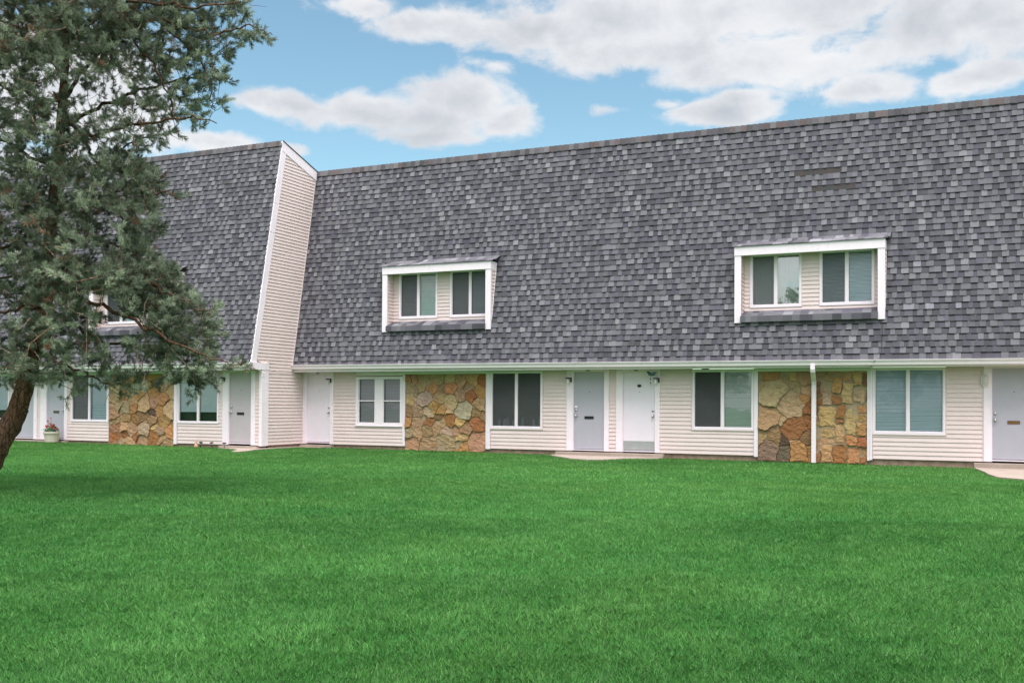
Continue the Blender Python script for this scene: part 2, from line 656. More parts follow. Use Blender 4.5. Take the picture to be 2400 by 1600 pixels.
# ------------------------------------------------------------------ ground
P = 1.925            # how far the left block stands forward
mb = MB()
xs = np.linspace(-15, 25, 2)
for xa, xb in ((-400, -15), (-15, 25), (25, 400)):
    mb.face([(xa, -400, gz(xa)), (xb, -400, gz(xb)), (xb, 400, gz(xb)), (xa, 400, gz(xa))])
g = mb.build('lawn_ground', M['ground'])
tag(g, 'flat ground under the mown green lawn', None, None, 'structure')

PATHS = {
    'middle': [(8.20, 0.0), (8.22, -0.55), (9.25, -1.75), (9.75, -1.95), (10.15, -1.85), (10.42, -0.95), (11.12, -0.45), (11.12, 0.0)],
    'right': [(18.24, 0.0), (18.30, -0.6), (18.45, -1.6), (18.52, -2.4), (18.68, -3.3), (19.2, -3.75), (20.4, -3.9), (24.0, -4.0), (24.0, 0.0)],
    'left': [(-1.30, -1.93), (-1.25, -2.25), (-0.35, -2.65), (0.03, -2.95), (0.50, -3.75), (0.72, -3.75), (0.62, -3.2), (0.30, -2.5), (0.22, -1.6),
             (0.22, -0.5), (0.9, -0.35), (0.9, 0.0), (-1.3, 0.0)],
}
for key, lab in (('middle', 'small concrete landing in the grass before the grey and white doors'),
                 ('right', 'broad pale concrete walk leading to the door at the right edge'),
                 ('left', 'narrow strip of concrete walk by the corner of the left block')):
    mb = MB()
    pl = PATHS[key]
    zt = [gz(x) + 0.035 for x, y in pl]
    top = [(x, y, z) for (x, y), z in zip(pl, zt)]
    mb.face(top)
    for i in range(len(pl)):
        j = (i + 1) % len(pl)
        a, b = top[i], top[j]
        mb.face([a, b, (b[0], b[1], b[2] - 0.15), (a[0], a[1], a[2] - 0.15)])
    o = mb.build('path', M['concrete'])
    tag(o, lab, None, None, 'structure')


# ------------------------------------------------------------------ building helpers
def siding_rect(mb, x0, x1, z0, z1, Y, exp=0.1016, d=0.017, zbase=0.0):
    """clapboards facing -Y between x0..x1, z0..z1"""
    k = math.floor((z0 - zbase) / exp + 1e-6)
    z = zbase + k * exp
    while z < z1 - 1e-4:
        a, b = max(z, z0), min(z + exp, z1)
        ya = Y - d * (1 - (a - z) / exp) - 0.002
        yb = Y - d * (1 - (b - z) / exp) - 0.002
        mb.face([(x0, ya, a), (x1, ya, a), (x1, yb, b), (x0, yb, b)])
        if a == z:
            mb.face([(x0, Y + 0.006, z + 0.014), (x1, Y + 0.006, z + 0.014), (x1, ya + 0.0015, z + 0.014), (x0, ya + 0.0015, z + 0.014)])
            mb.face([(x0, ya + 0.0015, z + 0.014), (x1, ya + 0.0015, z + 0.014), (x1, ya, z), (x0, ya, z)])
            mb.face([(x0, Y - 0.001, z - 0.003), (x1, Y - 0.001, z - 0.003), (x1, Y + 0.006, z + 0.014), (x0, Y + 0.006, z + 0.014)])
        z += exp


def siding_side(mb, yfun0, yfun1, z0, z1, X, sign=1, exp=0.0965, d=0.017, zbase=0.0):
    """clapboards facing sign*X; extents along Y given per height"""
    k = math.floor((z0 - zbase) / exp + 1e-6)
    z = zbase + k * exp
    while z < z1 - 1e-4:
        a, b = max(z, z0), min(z + exp, z1)
        xa = X + sign * d * (1 - (a - z) / exp)
        xb = X + sign * d * (1 - (b - z) / exp)
        p0, p1, q0, q1 = yfun0(a), yfun1(a), yfun0(b), yfun1(b)
        if p1 > p0 + 0.002:
            q1 = max(q1, q0)
            mb.face([(xa, p0, a), (xa, p1, a), (xb, q1, b), (xb, q0, b)])
            if a == z:
                xq = xa - sign * 0.0015
                mb.face([(X - sign * 0.006, p0, z + 0.014), (X - sign * 0.006, p1, z + 0.014), (xq, p1, z + 0.014), (xq, p0, z + 0.014)])
                mb.face([(xq, p0, z + 0.014), (xq, p1, z + 0.014), (xa, p1, z), (xa, p0, z)])
                mb.face([(X + sign * 0.001, p0, z - 0.003), (X + sign * 0.001, p1, z - 0.003), (X - sign * 0.006, p1, z + 0.014), (X - sign * 0.006, p0, z + 0.014)])
        z += exp


def slats(mb, x0, x1, z0, z1, Y, pitch=0.03, closed=0.85):
    z = z0
    while z < z1:
        h = pitch * closed
        b = min(z + h, z1)
        dz = random.uniform(-0.0015, 0.0015)
        mb.face([(x0, Y, z + dz), (x1, Y, z + dz), (x1, Y + 0.011, b + dz), (x0, Y + 0.011, b + dz)])
        z += pitch


def window(parent, x0, x1, z0, z1, Y, left='screen', right='blind', split=0.5, name='window', label=None, fw=0.05,
           blindmat='blind', glass='glass', prefix=None, backing=True):
    """two-light sliding window: name>frame in one mesh, panes, blinds and screens as its children"""
    mb = MB()
    yf, yb = Y - 0.030, Y + 0.05
    xm = x0 + (x1 - x0) * split
    mw = 0.032
    mb.box(x0, x0 + fw, yf, yb, z0, z1)
    mb.box(x1 - fw, x1, yf, yb, z0, z1)
    mb.box(x0 + fw, x1 - fw, yf, yb, z0, z0 + fw * 1.15)
    mb.box(x0 + fw, x1 - fw, yf, yb, z1 - fw, z1)
    mb.box(xm - mw, xm + mw, yf + 0.007, yb, z0 + fw * 1.15, z1 - fw)
    # sash rails just inside the frame
    for a, b, yo in ((x0 + fw, xm - mw, 0.020), (xm + mw, x1 - fw, 0.012)):
        r_ = 0.014
        mb.box(a, a + r_, yf + yo, yb - 0.004, z0 + fw * 1.15, z1 - fw)
        mb.box(b - r_, b, yf + yo, yb - 0.004, z0 + fw * 1.15, z1 - fw)
        mb.box(a + r_, b - r_, yf + yo, yb - 0.004, z0 + fw * 1.15, z0 + fw * 1.15 + r_)
        mb.box(a + r_, b - r_, yf + yo, yb - 0.004, z1 - fw - r_, z1 - fw)
    # thin cream channel round the frame, and the sill
    fr = mb.build(name, M['vinyl'], parent, label, bevel=0.004)
    par = fr if prefix is None else parent
    lites(par, [(x0 + fw + 0.01, xm - mw - 0.01, left), (xm + mw + 0.01, x1 - fw - 0.01, right)], z0 + fw * 1.15 + 0.01, z1 - fw - 0.01, Y, blindmat, glass)
    return fr


def lites(par, items, z0, z1, Y, blindmat='blind', glass='glass'):
    for a, b, kind in items:
        gl = glass
        mb = MB()
        mb.face([(a - 0.006, Y + 0.012, z0), (b + 0.006, Y + 0.012, z0), (b + 0.006, Y + 0.012, z1), (a - 0.006, Y + 0.012, z1)])
        mb.build('pane', M['glass_mirror' if 'mirror' in kind else 'glass_bright' if 'bright' in kind else gl], par, recalc=False)
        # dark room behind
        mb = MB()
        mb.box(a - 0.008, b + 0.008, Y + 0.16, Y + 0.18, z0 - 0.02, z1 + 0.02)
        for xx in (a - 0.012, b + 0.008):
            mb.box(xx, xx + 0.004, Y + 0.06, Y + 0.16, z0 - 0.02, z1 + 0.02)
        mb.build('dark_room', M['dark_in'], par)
        if 'screen' in kind:
            mb = MB()
            mb.face([(a - 0.004, Y - 0.001, z0), (b + 0.004, Y - 0.001, z0), (b + 0.004, Y - 0.001, z1), (a - 0.004, Y - 0.001, z1)])
            mb.build('insect_screen', M['screen'], par, recalc=False)
        if 'blind' in kind:
            mb = MB()
            slats(mb, a, b, z0, z1, Y + 0.065)
            bm_ = 'blind_grey' if 'grey' in kind else ('blind_white' if 'white' in kind else blindmat)
            mb.build('blind', M[bm_], par, recalc=False)
        if 'curtain' in kind:
            mb = MB()
            n = 28
            for i in range(n):
                u0, u1 = a + (b - a) * i / n, a + (b - a) * (i + 1) / n
                y0, y1 = Y + 0.075 + 0.012 * math.sin(i * 1.7), Y + 0.075 + 0.012 * math.sin((i + 1) * 1.7)
                mb.face([(u0, y0, z0), (u1, y1, z0), (u1, y1, z1), (u0, y0, z1)])
            mb.build('curtain', M['curtain'], par, recalc=False)
        if 'shade' in kind:
            zb = z0 + (z1 - z0) * 0.21
            mb = MB()
            mb.face([(a, Y + 0.06, zb), (b, Y + 0.06, zb), (b, Y + 0.06, z1), (a, Y + 0.06, z1)])
            mb.box(a, b, Y + 0.052, Y + 0.066, zb - 0.02, zb)
            mb.build('roller_shade', M['shade'], par)
        if 'things' in kind:
            for _ in range(5):
                mb = MB()
                u = random.uniform(a + 0.05, b - 0.05)
                hgt = random.uniform(0.05, 0.28)
                mb.lathe([(0.001, 0), (0.035, 0.01), (0.045, hgt * .5), (0.02, hgt), (0.001, hgt + 0.01)], (u, Y + 0.11, z0), 10)
                mb.build('houseware', M['door_grey'], par, smooth=True)


def door(parent, x0, x1, z0, z1, Y, mat, knob='left', slot=None, peep=True, label=None, kick=False, keypad=False, oval=False):
    mb = MB()
    mb.box(x0 + 0.004, x1 - 0.004, Y + 0.025, Y + 0.07, z0 + 0.012, z1 - 0.004)
    d = mb.build('door', M[mat], parent, label, bevel=0.003)
    yf = Y + 0.025
    # threshold
    mb = MB()
    mb.box(x0, x1, Y - 0.02, Y + 0.08, z0 - 0.028, z0 - 0.003)
    mb.build('threshold', M['trim'], d)
    mb = MB()
    mb.box(x0 + 0.002, x1 - 0.002, Y + 0.03, Y + 0.08, z0 - 0.003, z0 + 0.014)
    mb.build('door_sweep', M['black'], d)
    kx = x0 + 0.07 if knob == 'left' else x1 - 0.07
    zk, zd = z0 + 0.875, z0 + 1.02
    prof = [(0.012, 0.0), (0.034, -0.003), (0.034, -0.010), (0.014, -0.014), (0.014, -0.035), (0.028, -0.045), (0.031, -0.060), (0.024, -0.075), (0.004, -0.080)]
    MB().lathe(prof, (kx, yf, zk), 18, 'Y').build('door_knob', M['metal'], d, smooth=True)
    prof = [(0.012, 0.0), (0.033, -0.003), (0.031, -0.016), (0.014, -0.020), (0.002, -0.021)]
    MB().lathe(prof, (kx, yf, zd), 18, 'Y').build('deadbolt', M['metal'], d, smooth=True)
    xm = (x0 + x1) / 2
    if keypad:
        MB().box(kx - 0.035, kx + 0.035, yf - 0.018, yf - 0.0005, zd + 0.06, zd + 0.11).build('lock_plate', M['vinyl'], d, bevel=0.004)
    if peep:
        MB().lathe([(0.003, 0), (0.011, -0.002), (0.009, -0.007), (0.002, -0.008)], (xm + 0.01, yf, z0 + 1.50), 12, 'Y').build('peephole', M['black'], d, smooth=True)
    if slot:
        zs = z0 + 0.83
        mb = MB()
        w_, h_ = 0.125, 0.036
        mb.box(xm - w_, xm + w_, yf - 0.012, yf - 0.001, zs - h_, zs - h_ + 0.012)
        mb.box(xm - w_, xm + w_, yf - 0.012, yf - 0.001, zs + h_ - 0.012, zs + h_)
        mb.box(xm - w_, xm - w_ + 0.014, yf - 0.012, yf - 0.001, zs - h_ + 0.012, zs + h_ - 0.012)
        mb.box(xm + w_ - 0.014, xm + w_, yf - 0.012, yf - 0.001, zs - h_ + 0.012, zs + h_ - 0.012)
        mb.box(xm - w_ + 0.014, xm + w_ - 0.014, yf - 0.007, yf - 0.001, zs - h_ + 0.012, zs + h_ - 0.012)
        mb.build('mail_slot', M[slot], d)
    if kick:
        MB().box(x0 + 0.01, x1 - 0.01, yf - 0.004, yf - 0.0005, z0 + 0.02, z0 + 0.245).build('kick_plate', M['kick'], d)
    if oval:
        mb = MB()
        b = len(mb.v)
        c0 = (xm + 0.0, yf, z0 + 1.655)
        pr = []
        n = 20
        for r_, h in ((0.055, -0.001), (0.055, -0.010), (0.042, -0.014), (0.036, -0.008), (0.001, -0.008)):
            for k in range(n):
                a = 2 * math.pi * k / n
                mb.v.append((c0[0] + r_ * math.cos(a), c0[1] + h, c0[2] + 0.7 * r_ * math.sin(a)))
        for i in range(4):
            for k in range(n):
                k2 = (k + 1) % n
                mb.f.append((i * n + k, i * n + k2, (i + 1) * n + k2, (i + 1) * n + k))
                mb.c.append(None)
                mb.mi.append(0)
        mb.build('door_plaque', M['black'], d, label='small dark oval plaque on white door')
    return d


def door_frame(parent, xl, x0, x1, xr, z1, Y, ztop=2.118):
    mb = MB()
    mb.box(xl, x0, Y - 0.035, Y + 0.09, 0.0, ztop)
    mb.box(x1, xr, Y - 0.035, Y + 0.09, 0.0, ztop)
    mb.box(x0, x1, Y - 0.031, Y + 0.09, z1, ztop)
    # stops
    mb.box(x0, x0 + 0.012, Y - 0.020, Y + 0.025, 0.0, z1)
    mb.box(x1 - 0.012, x1, Y - 0.020, Y + 0.025, 0.0, z1)
    return mb.build('door_frame', M['trim'], parent, bevel=0.004)


def wall_light(parent, x, z, Y, side=1, style='arm', label=None):
    """side=+1: back plate to the right of the glass"""
    if style == 'arm':
        mb = MB()
        mb.box(x + side * 0.055 - 0.02, x + side * 0.055 + 0.02, Y - 0.022, Y - 0.002, z - 0.10, z + 0.02)
        mb.box(x - 0.065, x + 0.075, Y - 0.105, Y - 0.022, z - 0.010, z + 0.022)
        o = mb.build('wall_light', M['black'], parent, label, bevel=0.004)
        MB().lathe([(0.02, 0), (0.036, -0.004), (0.040, -0.10), (0.034, -0.128), (0.004, -0.13)], (x - side * 0.018, Y - 0.066, z - 0.011), 16).build('lamp_shade', M['milk'], o, smooth=True)
    else:
        mb = MB()
        n = 28
        def ring(r_, hh, y):
            return [(x + r_ * math.cos(2 * math.pi * k / n), Y + y, z + r_ * math.sin(2 * math.pi * k / n) + (hh if math.sin(2 * math.pi * k / n) >= 0 else -hh)) for k in range(n)]
        rings = [ring(0.088, 0.055, -0.001), ring(0.088, 0.055, -0.03), ring(0.068, 0.055, -0.036)]
        b = 0
        for rg in rings:
            mb.v += rg
        for i in range(2):
            for k in range(n):
                k2 = (k + 1) % n
                mb.f.append((i * n + k, i * n + k2, (i + 1) * n + k2, (i + 1) * n + k))
                mb.c.append(None)
                mb.mi.append(0)
        o = mb.build('wall_light', M['vinyl'], parent, label)
        mb = MB()
        for rg in (ring(0.068, 0.055, -0.036), ring(0.062, 0.052, -0.06), ring(0.04, 0.045, -0.075), ring(0.002, 0.03, -0.078)):
            mb.v += rg
        for i in range(3):
            for k in range(n):
                k2 = (k + 1) % n
                mb.f.append((i * n + k, i * n + k2, (i + 1) * n + k2, (i + 1) * n + k))
                mb.c.append(None)
                mb.mi.append(0)
        mb.build('lamp_shade', M['lamp_clear'], o, smooth=True)
    return o


# ------------------------------------------------------------------ shingles
SH_MID = [(0.165, 0.165, 0.168), (0.178, 0.178, 0.180), (0.152, 0.151, 0.158), (0.190, 0.189, 0.191)]
SH_LIGHT = [(0.250, 0.250, 0.250), (0.285, 0.285, 0.280), (0.235, 0.235, 0.240)]
SH_DARK = [(0.105, 0.102, 0.114), (0.118, 0.115, 0.128), (0.102, 0.103, 0.105), (0.130, 0.124, 0.142)]


def clip_iv(ivs, a, b):
    o = []
    for p, q in ivs:
        if b <= p or a >= q:
            o.append((p, q))
        else:
            if a > p:
                o.append((p, a))
            if b < q:
                o.append((b, q))
    return o


def shingle_field(mb, x0, x1, base, k, zt, exp, holes=(), patches=(), seed=1, gain=0.70, right_of=None):
    """courses of laminated shingles on the plane Y = base_y + k*(z-base_z), facing -Y"""
    rs = random.Random(seed)
    by, bz = base
    nrm = math.sqrt(1 + k * k)
    ny, nz = -1 / nrm, k / nrm
    z = bz
    row = 0
    while z < zt - 0.02:
        ztop = min(z + exp + 0.012, zt)
        ivs = [(x0, x1)]
        for hx0, hx1, hz0, hz1 in holes:
            if z + exp * 0.5 > hz0 and z + exp * 0.5 < hz1:
                ivs = clip_iv(ivs, hx0, hx1)
        run = []
        x = x0 - rs.uniform(0, 0.3)
        up = rs.random() < 0.5
        while x < x1:
            r_ = rs.random()
            up = not up if rs.random() < 0.86 else up
            if up:
                wd = rs.uniform(0.085, 0.18)
                th = 0.024
                col = rs.choice(SH_LIGHT) if r_ < 0.16 else tuple(c * 1.10 for c in rs.choice(SH_MID)) if r_ < 0.86 else tuple(c * 1.1 for c in rs.choice(SH_DARK))
            else:
                wd = rs.uniform(0.075, 0.165)
                th = 0.011
                col = rs.choice(SH_DARK) if r_ < 0.52 else tuple(c * 0.84 for c in rs.choice(SH_MID))
            f_ = rs.uniform(0.92, 1.09) * gain
            run.append((x, x + wd, (col[0] * f_ * 1.0, col[1] * f_ * 0.965, col[2] * f_ * 1.045), th))
            x += wd
        jit = rs.uniform(-0.002, 0.002)
        wob = rs.uniform(0, 6)
        for a, b, col, th in run:
            for p, q in ivs:
                u, v = max(a, p), min(b, q)
                if v - u < 0.004:
                    continue
                cc = col
                for px0, px1, pz in patches:
                    if abs(z + exp / 2 - pz) < exp / 2 and u + 0.05 > px0 and v - 0.05 < px1:
                        cc = (0.062 * rs.uniform(.85, 1.15), 0.055, 0.053) if px1 < 16 else (0.215, 0.208, 0.235)
                        th = 0.004 if px1 < 16 else 0.03
                zb = z + jit + 0.001 * math.sin(u * 0.9 + wob)
                yb, yt = by + k * (zb - bz), by + k * (ztop - bz)
                tt = 0.002
                A = (u, yb + ny * th, zb + nz * th)
                B = (v - 0.001, yb + ny * th, zb + nz * th)
                C = (v - 0.001, yt + ny * tt, ztop + nz * tt)
                D = (u, yt + ny * tt, ztop + nz * tt)
                mb.face([A, B, C, D], cc)
                mb.face([(u, yb + 0.01, zb - 0.002), (v, yb + 0.01, zb - 0.002), B, A], (0.014, 0.013, 0.014))
                mb.face([(u, yb + 0.01, zb), A, D, (u, yt + 0.01, ztop)], cc)
                mb.face([B, (v, yb + 0.01, zb), (v, yt + 0.01, ztop), C], cc)
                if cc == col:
                    # dark band painting the butt's shadow on each tab; on cut-outs also the print
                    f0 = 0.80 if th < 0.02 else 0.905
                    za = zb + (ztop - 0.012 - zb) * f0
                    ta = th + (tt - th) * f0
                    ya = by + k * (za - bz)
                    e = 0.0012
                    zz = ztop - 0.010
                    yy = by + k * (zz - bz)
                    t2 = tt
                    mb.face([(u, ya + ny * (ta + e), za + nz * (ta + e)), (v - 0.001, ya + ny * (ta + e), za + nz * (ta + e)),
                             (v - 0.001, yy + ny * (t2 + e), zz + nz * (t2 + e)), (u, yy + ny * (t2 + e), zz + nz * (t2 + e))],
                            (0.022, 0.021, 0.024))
        z += exp
        row += 1


def cap_row(mb, x0, x1, pts_fn, seed=3, step=0.145):
    """ridge cap pieces: pts_fn() gives front-low, ridge, back (y,z) of the folded piece"""
    rs = random.Random(seed)
    x = x0
    while x < x1:
        v = min(x + step, x1)
        (y0, z0), (y1, z1), (y2, z2) = pts_fn()
        col = rs.choice(SH_MID + SH_DARK[1:3] + [(0.16, 0.135, 0.13), (0.14, 0.115, 0.11)])
        f_ = rs.uniform(0.58, 0.85)
        col = (col[0] * f_ * 1.03, col[1] * f_ * .95, col[2] * f_ * .98)
        a, b = 0.022, 0.010
        mb.face([(x, y0 - a, z0), (v, y0 - b, z0), (v, y1 - b * .5, z1 + b), (x, y1 - a * .5, z1 + a)], col)
        mb.face([(x, y1 - a * .5, z1 + a), (v, y1 - b * .5, z1 + b), (v, y2, z2 + b), (x, y2, z2 + a)], col)
        mb.face([(x, y0 - a, z0), (x, y1 - a * .5, z1 + a), (x, y1, z1 - 0.03), (x, y0, z0)], tuple(c * .6 for c in col))
        mb.face([(x, y0 - a, z0), (v, y0 - b, z0), (v, y0 + 0.01, z0 - .002), (x, y0 + 0.01, z0 - .002)], tuple(c * .5 for c in col))
        x = v


# ------------------------------------------------------------------ stone panels
T_ = (192, 160, 122); G_ = (182, 158, 126); O_ = (200, 150, 94); RU = (172, 110, 62); CR = (212, 184, 144)
PK = (190, 156, 122); BR = (138, 102, 72); YE = (214, 180, 126); DK = (62, 52, 54); LG = (194, 178, 152); BT = (166, 132, 98)


def warp2(x, z):
    return (x + 0.020 * math.sin(9.1 * z + 3.1 * x) + 0.012 * math.sin(23 * z - 11 * x + 1.3) + 0.006 * math.sin(51 * x + 37 * z),
            z + 0.018 * math.sin(8.3 * x - 2.2 * z + 0.7) + 0.011 * math.sin(19 * x + 13 * z) + 0.006 * math.sin(47 * z - 29 * x + 2.0))


def clip_poly(poly, px, py, nx, ny):
    """keep the side where (p - (px,py)).(nx,ny) <= 0"""
    o = []
    n = len(poly)
    for i in range(n):
        a, b = poly[i], poly[(i + 1) % n]
        da = (a[0] - px) * nx + (a[1] - py) * ny
        db = (b[0] - px) * nx + (b[1] - py) * ny
        if da <= 0:
            o.append(a)
        if (da < 0 < db) or (db < 0 < da):
            t = da / (da - db)
            o.append((a[0] + (b[0] - a[0]) * t, a[1] + (b[1] - a[1]) * t))
    return o


def stone_panel(parent, x0, x1, z0, z1, Y, seeds, cropbox, aniso=1.0, seed=5, label=None, gap=0.006, rects=None):
    """irregular field stones: Voronoi cells round hand-placed seeds, each a bulged slab"""
    rs = random.Random(seed)
    cx0, cy0, cx1, cy1 = cropbox
    S = []
    for sd_ in seeds:
        sx, sy, c = sd_[:3]
        S.append((x0 + (sx - cx0) / (cx1 - cx0) * (x1 - x0), z1 - (sy - cy0) / (cy1 - cy0) * (z1 - z0), c, (sd_[3] if len(sd_) > 3 else 0.0) + rs.uniform(-0.016, 0.022)))
    mb = MB()
    cells = []
    for i, (sx, sz, c, wi) in enumerate(S):
        poly = [(x0, z0), (x1, z0), (x1, z1), (x0, z1)]
        for j, (tx, tz, _, wj) in enumerate(S):
            if i == j:
                continue
            dx, dz = (tx - sx), (tz - sz)
            if dx * dx + dz * dz > 1.6:
                continue
            bias = max(0.08, 0.5 + (wi - wj) / (2 * (dx * dx + dz * dz)))
            poly = clip_poly(poly, sx + dx * bias, sz + dz * bias, dx, dz * aniso)
            if len(poly) < 3:
                break
        if len(poly) < 3:
            continue
        cells.append((poly, c))
    for (a0, b0, a1, b1, c) in (rects or []):
        fx = lambda u: x0 + (u - cx0) / (cx1 - cx0) * (x1 - x0)
        fz = lambda v: z1 - (v - cy0) / (cy1 - cy0) * (z1 - z0)
        q = 0.012
        jj = lambda: rs.uniform(-q, q)
        cells.append(([(fx(a0) + jj(), fz(b1) + jj()), (fx(a1) + jj(), fz(b1) + jj()), (fx(a1) + jj(), fz(b0) + jj()), (fx(a0) + jj(), fz(b0) + jj())], c))
    for poly, c in cells:
        # subdivide the outline and roughen it, shrink for the joint
        gx = sum(p[0] for p in poly) / len(poly)
        gz_ = sum(p[1] for p in poly) / len(poly)
        size = math.sqrt(max(1e-4, abs(sum(poly[a][0] * poly[(a + 1) % len(poly)][1] - poly[(a + 1) % len(poly)][0] * poly[a][1] for a in range(len(poly)))) / 2))
        ring = []
        n = len(poly)
        for a in range(n):
            p, q = poly[a], poly[(a + 1) % n]
            L = math.hypot(q[0] - p[0], q[1] - p[1])
            m_ = max(1, int(L / 0.035))
            for t in range(m_):
                f_ = t / m_
                ring.append((p[0] + (q[0] - p[0]) * f_, p[1] + (q[1] - p[1]) * f_))
        ring = [(min(max(q_[0], x0), x1), min(max(q_[1], z0), z1)) for q_ in (warp2(*r_) for r_ in ring)]
        # round corners a little
        for _ in range(0):
            ring = [((ring[a - 1][0] + 2 * ring[a][0] + ring[(a + 1) % len(ring)][0]) / 4, (ring[a - 1][1] + 2 * ring[a][1] + ring[(a + 1) % len(ring)][1]) / 4) for a in range(len(ring))]
        gp = gap * rs.uniform(0.6, 1.5)
        sh = max(0.55, 1 - 2 * gp / max(size, 0.05))
        ring = [(gx + (p[0] - gx) * sh + rs.uniform(-.007, .007), gz_ + (p[1] - gz_) * sh + rs.uniform(-.007, .007)) for p in ring]
        th = rs.uniform(0.016, 0.066)
        tx_, tz_ = rs.uniform(-.09, .09), rs.uniform(-.15, .04)
        col = lin([max(5, min(250, cc * rs.uniform(.94, 1.05))) for cc in c])
        av = (0.50, 0.35, 0.205)
        col = tuple((x_ * 0.80 + a_ * 0.20) * 0.82 * q_ for x_, a_, q_ in zip(col, av, (1.04, 0.97, 0.95)))
        levels = [(1.0, 0.0, 0), (1.0, th * 0.86, 1), (0.95, th * 1.0, 1), (0.72, th * 1.05, 1), (0.45, th * 1.04, 1), (0.2, th * 1.05, 1)]
        b = len(mb.v)
        i_ = rs.uniform(0, 6)
        nr = len(ring)
        for sc_, h, rough in levels:
            for (px_, pz_) in ring:
                u, v_ = gx + (px_ - gx) * sc_, gz_ + (pz_ - gz_) * sc_
                hh = h + (rs.uniform(-.004, .004) + 0.008 * math.sin(31 * u + 17 * v_ + i_) * math.sin(23 * v_ - 13 * u) if rough else 0) + ((u - gx) * tx_ + (v_ - gz_) * tz_ if rough else 0)
                mb.v.append((u, Y - max(hh, 0.0) + 0.012, v_))
        for l_ in range(len(levels) - 1):
            for a in range(nr):
                a2 = (a + 1) % nr
                mb.f.append((b + l_ * nr + a, b + l_ * nr + a2, b + (l_ + 1) * nr + a2, b + (l_ + 1) * nr + a))
                mb.c.append(col)
                mb.mi.append(0)
        e = b + (len(levels) - 1) * nr
        mb.f.append(tuple(e + a for a in range(nr)))
        mb.c.append(col)
        mb.mi.append(0)
    # mortar bed
    mb.box(x0, x1, Y + 0.0, Y + 0.06, z0, z1, mi=1)
    return mb.build('stone_panel', [M['stone'], M['mortar']], parent, label)


STONE_MID = [(1345,310,O_),(1410,320,T_),(1510,290,G_),(1660,300,T_),(1800,290,CR),(1900,310,T_),(2040,310,YE),(2130,330,RU),(1350,410,T_),(1415,430,G_),(1490,400,T_),(1590,420,O_,.02),(1695,420,BT),(1810,410,O_),(2000,380,G_),(2110,440,O_),(1360,510,CR),(1530,510,LG,.02),(1670,500,T_),(1800,560,CR,.025),(1905,490,T_),(2030,490,RU),(2100,560,T_),(1940,640,LG,.04),(1345,650,BT),(1440,640,PK,.03),(1570,655,CR),(1640,590,O_),(1700,625,O_),(1790,660,CR),(2055,650,BT),(2120,700,BT),(1340,760,O_),(1430,770,PK),(1560,740,RU),(1680,705,BR),(1800,735,RU),(1690,775,T_),(1910,745,YE),(2080,768,RU),(1355,850,G_),(1450,860,T_),(1560,850,BT),(1760,850,LG),(1640,820,T_),(1860,810,PK),(1960,820,BT),(1385,970,PK),(1580,970,PK,.03),(1750,970,T_,.03),(1940,905,YE),(1940,1010,O_),(2080,950,PK,.05)]
STONE_R1 = [(1080,270,T_),(1160,295,O_),(1065,400,G_),(1190,470,CR,.10),(1330,330,G_),(1440,320,YE),(1550,290,G_),(1550,430,CR),(1430,410,T_),(1380,590,CR,.10),(1245,565,LG,-.02),(1500,545,O_),(1585,620,RU),(1120,740,PK,.06),(1180,850,PK,.01),(1310,765,CR),(1430,850,RU,.08),(1560,800,RU),(1060,930,T_),(1200,960,BT),(1295,985,DK),(1450,955,CR),(1130,1110,(140,110,100),.06),(1325,1120,(90,88,70)),(1470,1110,O_,.06),(1580,1100,O_),(1040,1020,T_),(1570,960,BR)]
RECTS_R2 = [(1655,245,1735,335,T_),(1655,340,1724,415,BR),(1655,420,1724,525,BR),(1735,355,1832,600,CR),(1845,290,1950,475,O_),(1842,485,1940,590,RU),(1955,355,2075,590,CR),(1745,245,1840,345,G_),(1850,240,1945,282,T_),(1955,245,2055,345,YE),(2065,245,2165,400,YE),(2172,245,2222,400,BR),(2088,410,2202,575,CR),(2207,410,2222,575,BR),(1655,532,1725,605,RU),(1655,612,1692,720,BR),(1700,612,1882,825,YE),(1890,600,1980,748,RU),(1890,756,1980,800,RU),(1987,600,2107,915,YE),(2115,583,2222,680,O_),(2117,688,2222,765,O_),(2115,773,2222,925,O_),(1655,728,1692,832,O_),(1655,838,1868,945,YE),(1877,808,1975,1005,YE),(1695,953,1868,1022,YE),(1655,950,1686,1088,O_),(1983,922,2112,1030,O_),(2120,933,2222,1040,RU),(1655,1096,1712,1225,RU),(1720,1030,1842,1225,YE),(1850,1013,1975,1028,T_),(1850,1036,2010,1225,RU),(2018,1038,2150,1225,O_),(2158,1048,2222,1148,O_),(2158,1156,2222,1225,RU)]
STONE_L = [(1300,330,T_),(1480,390,O_),(1425,470,RU),(1350,460,CR),(1545,330,YE),(1650,380,G_),(1770,340,O_),(1900,380,T_),(1960,480,CR),(1300,560,PK),(1290,645,PK),(1300,720,PK),(1370,610,T_),(1490,500,T_),(1590,500,O_),(1460,670,G_),(1545,640,O_),(1540,565,T_),(1660,620,CR,.03),(1770,510,O_),(1780,600,PK),(1890,570,O_),(1945,660,CR,.03),(1850,680,O_),(1330,810,PK),(1460,785,BT),(1580,790,RU),(1760,710,DK),(1640,765,BR),(1760,790,BT),(1880,820,O_),(1460,855,YE),(1340,890,BT),(1530,895,G_),(1670,890,LG,.03),(1790,860,YE),(1850,905,G_),(1330,975,RU),(1480,960,RU),(1575,960,RU),(1770,965,RU),(1655,1000,PK),(1880,990,PK),(1965,900,O_),(1350,1050,PK),(1500,1045,T_),(1920,1060,PK)]


# ------------------------------------------------------------------ dormer
def sh_pick(rs, lst):
    c = rs.choice(lst)
    f_ = 0.74 * rs.uniform(.75, 1.3)
    return (c[0] * f_, c[1] * f_ * .955, c[2] * f_ * 1.04)


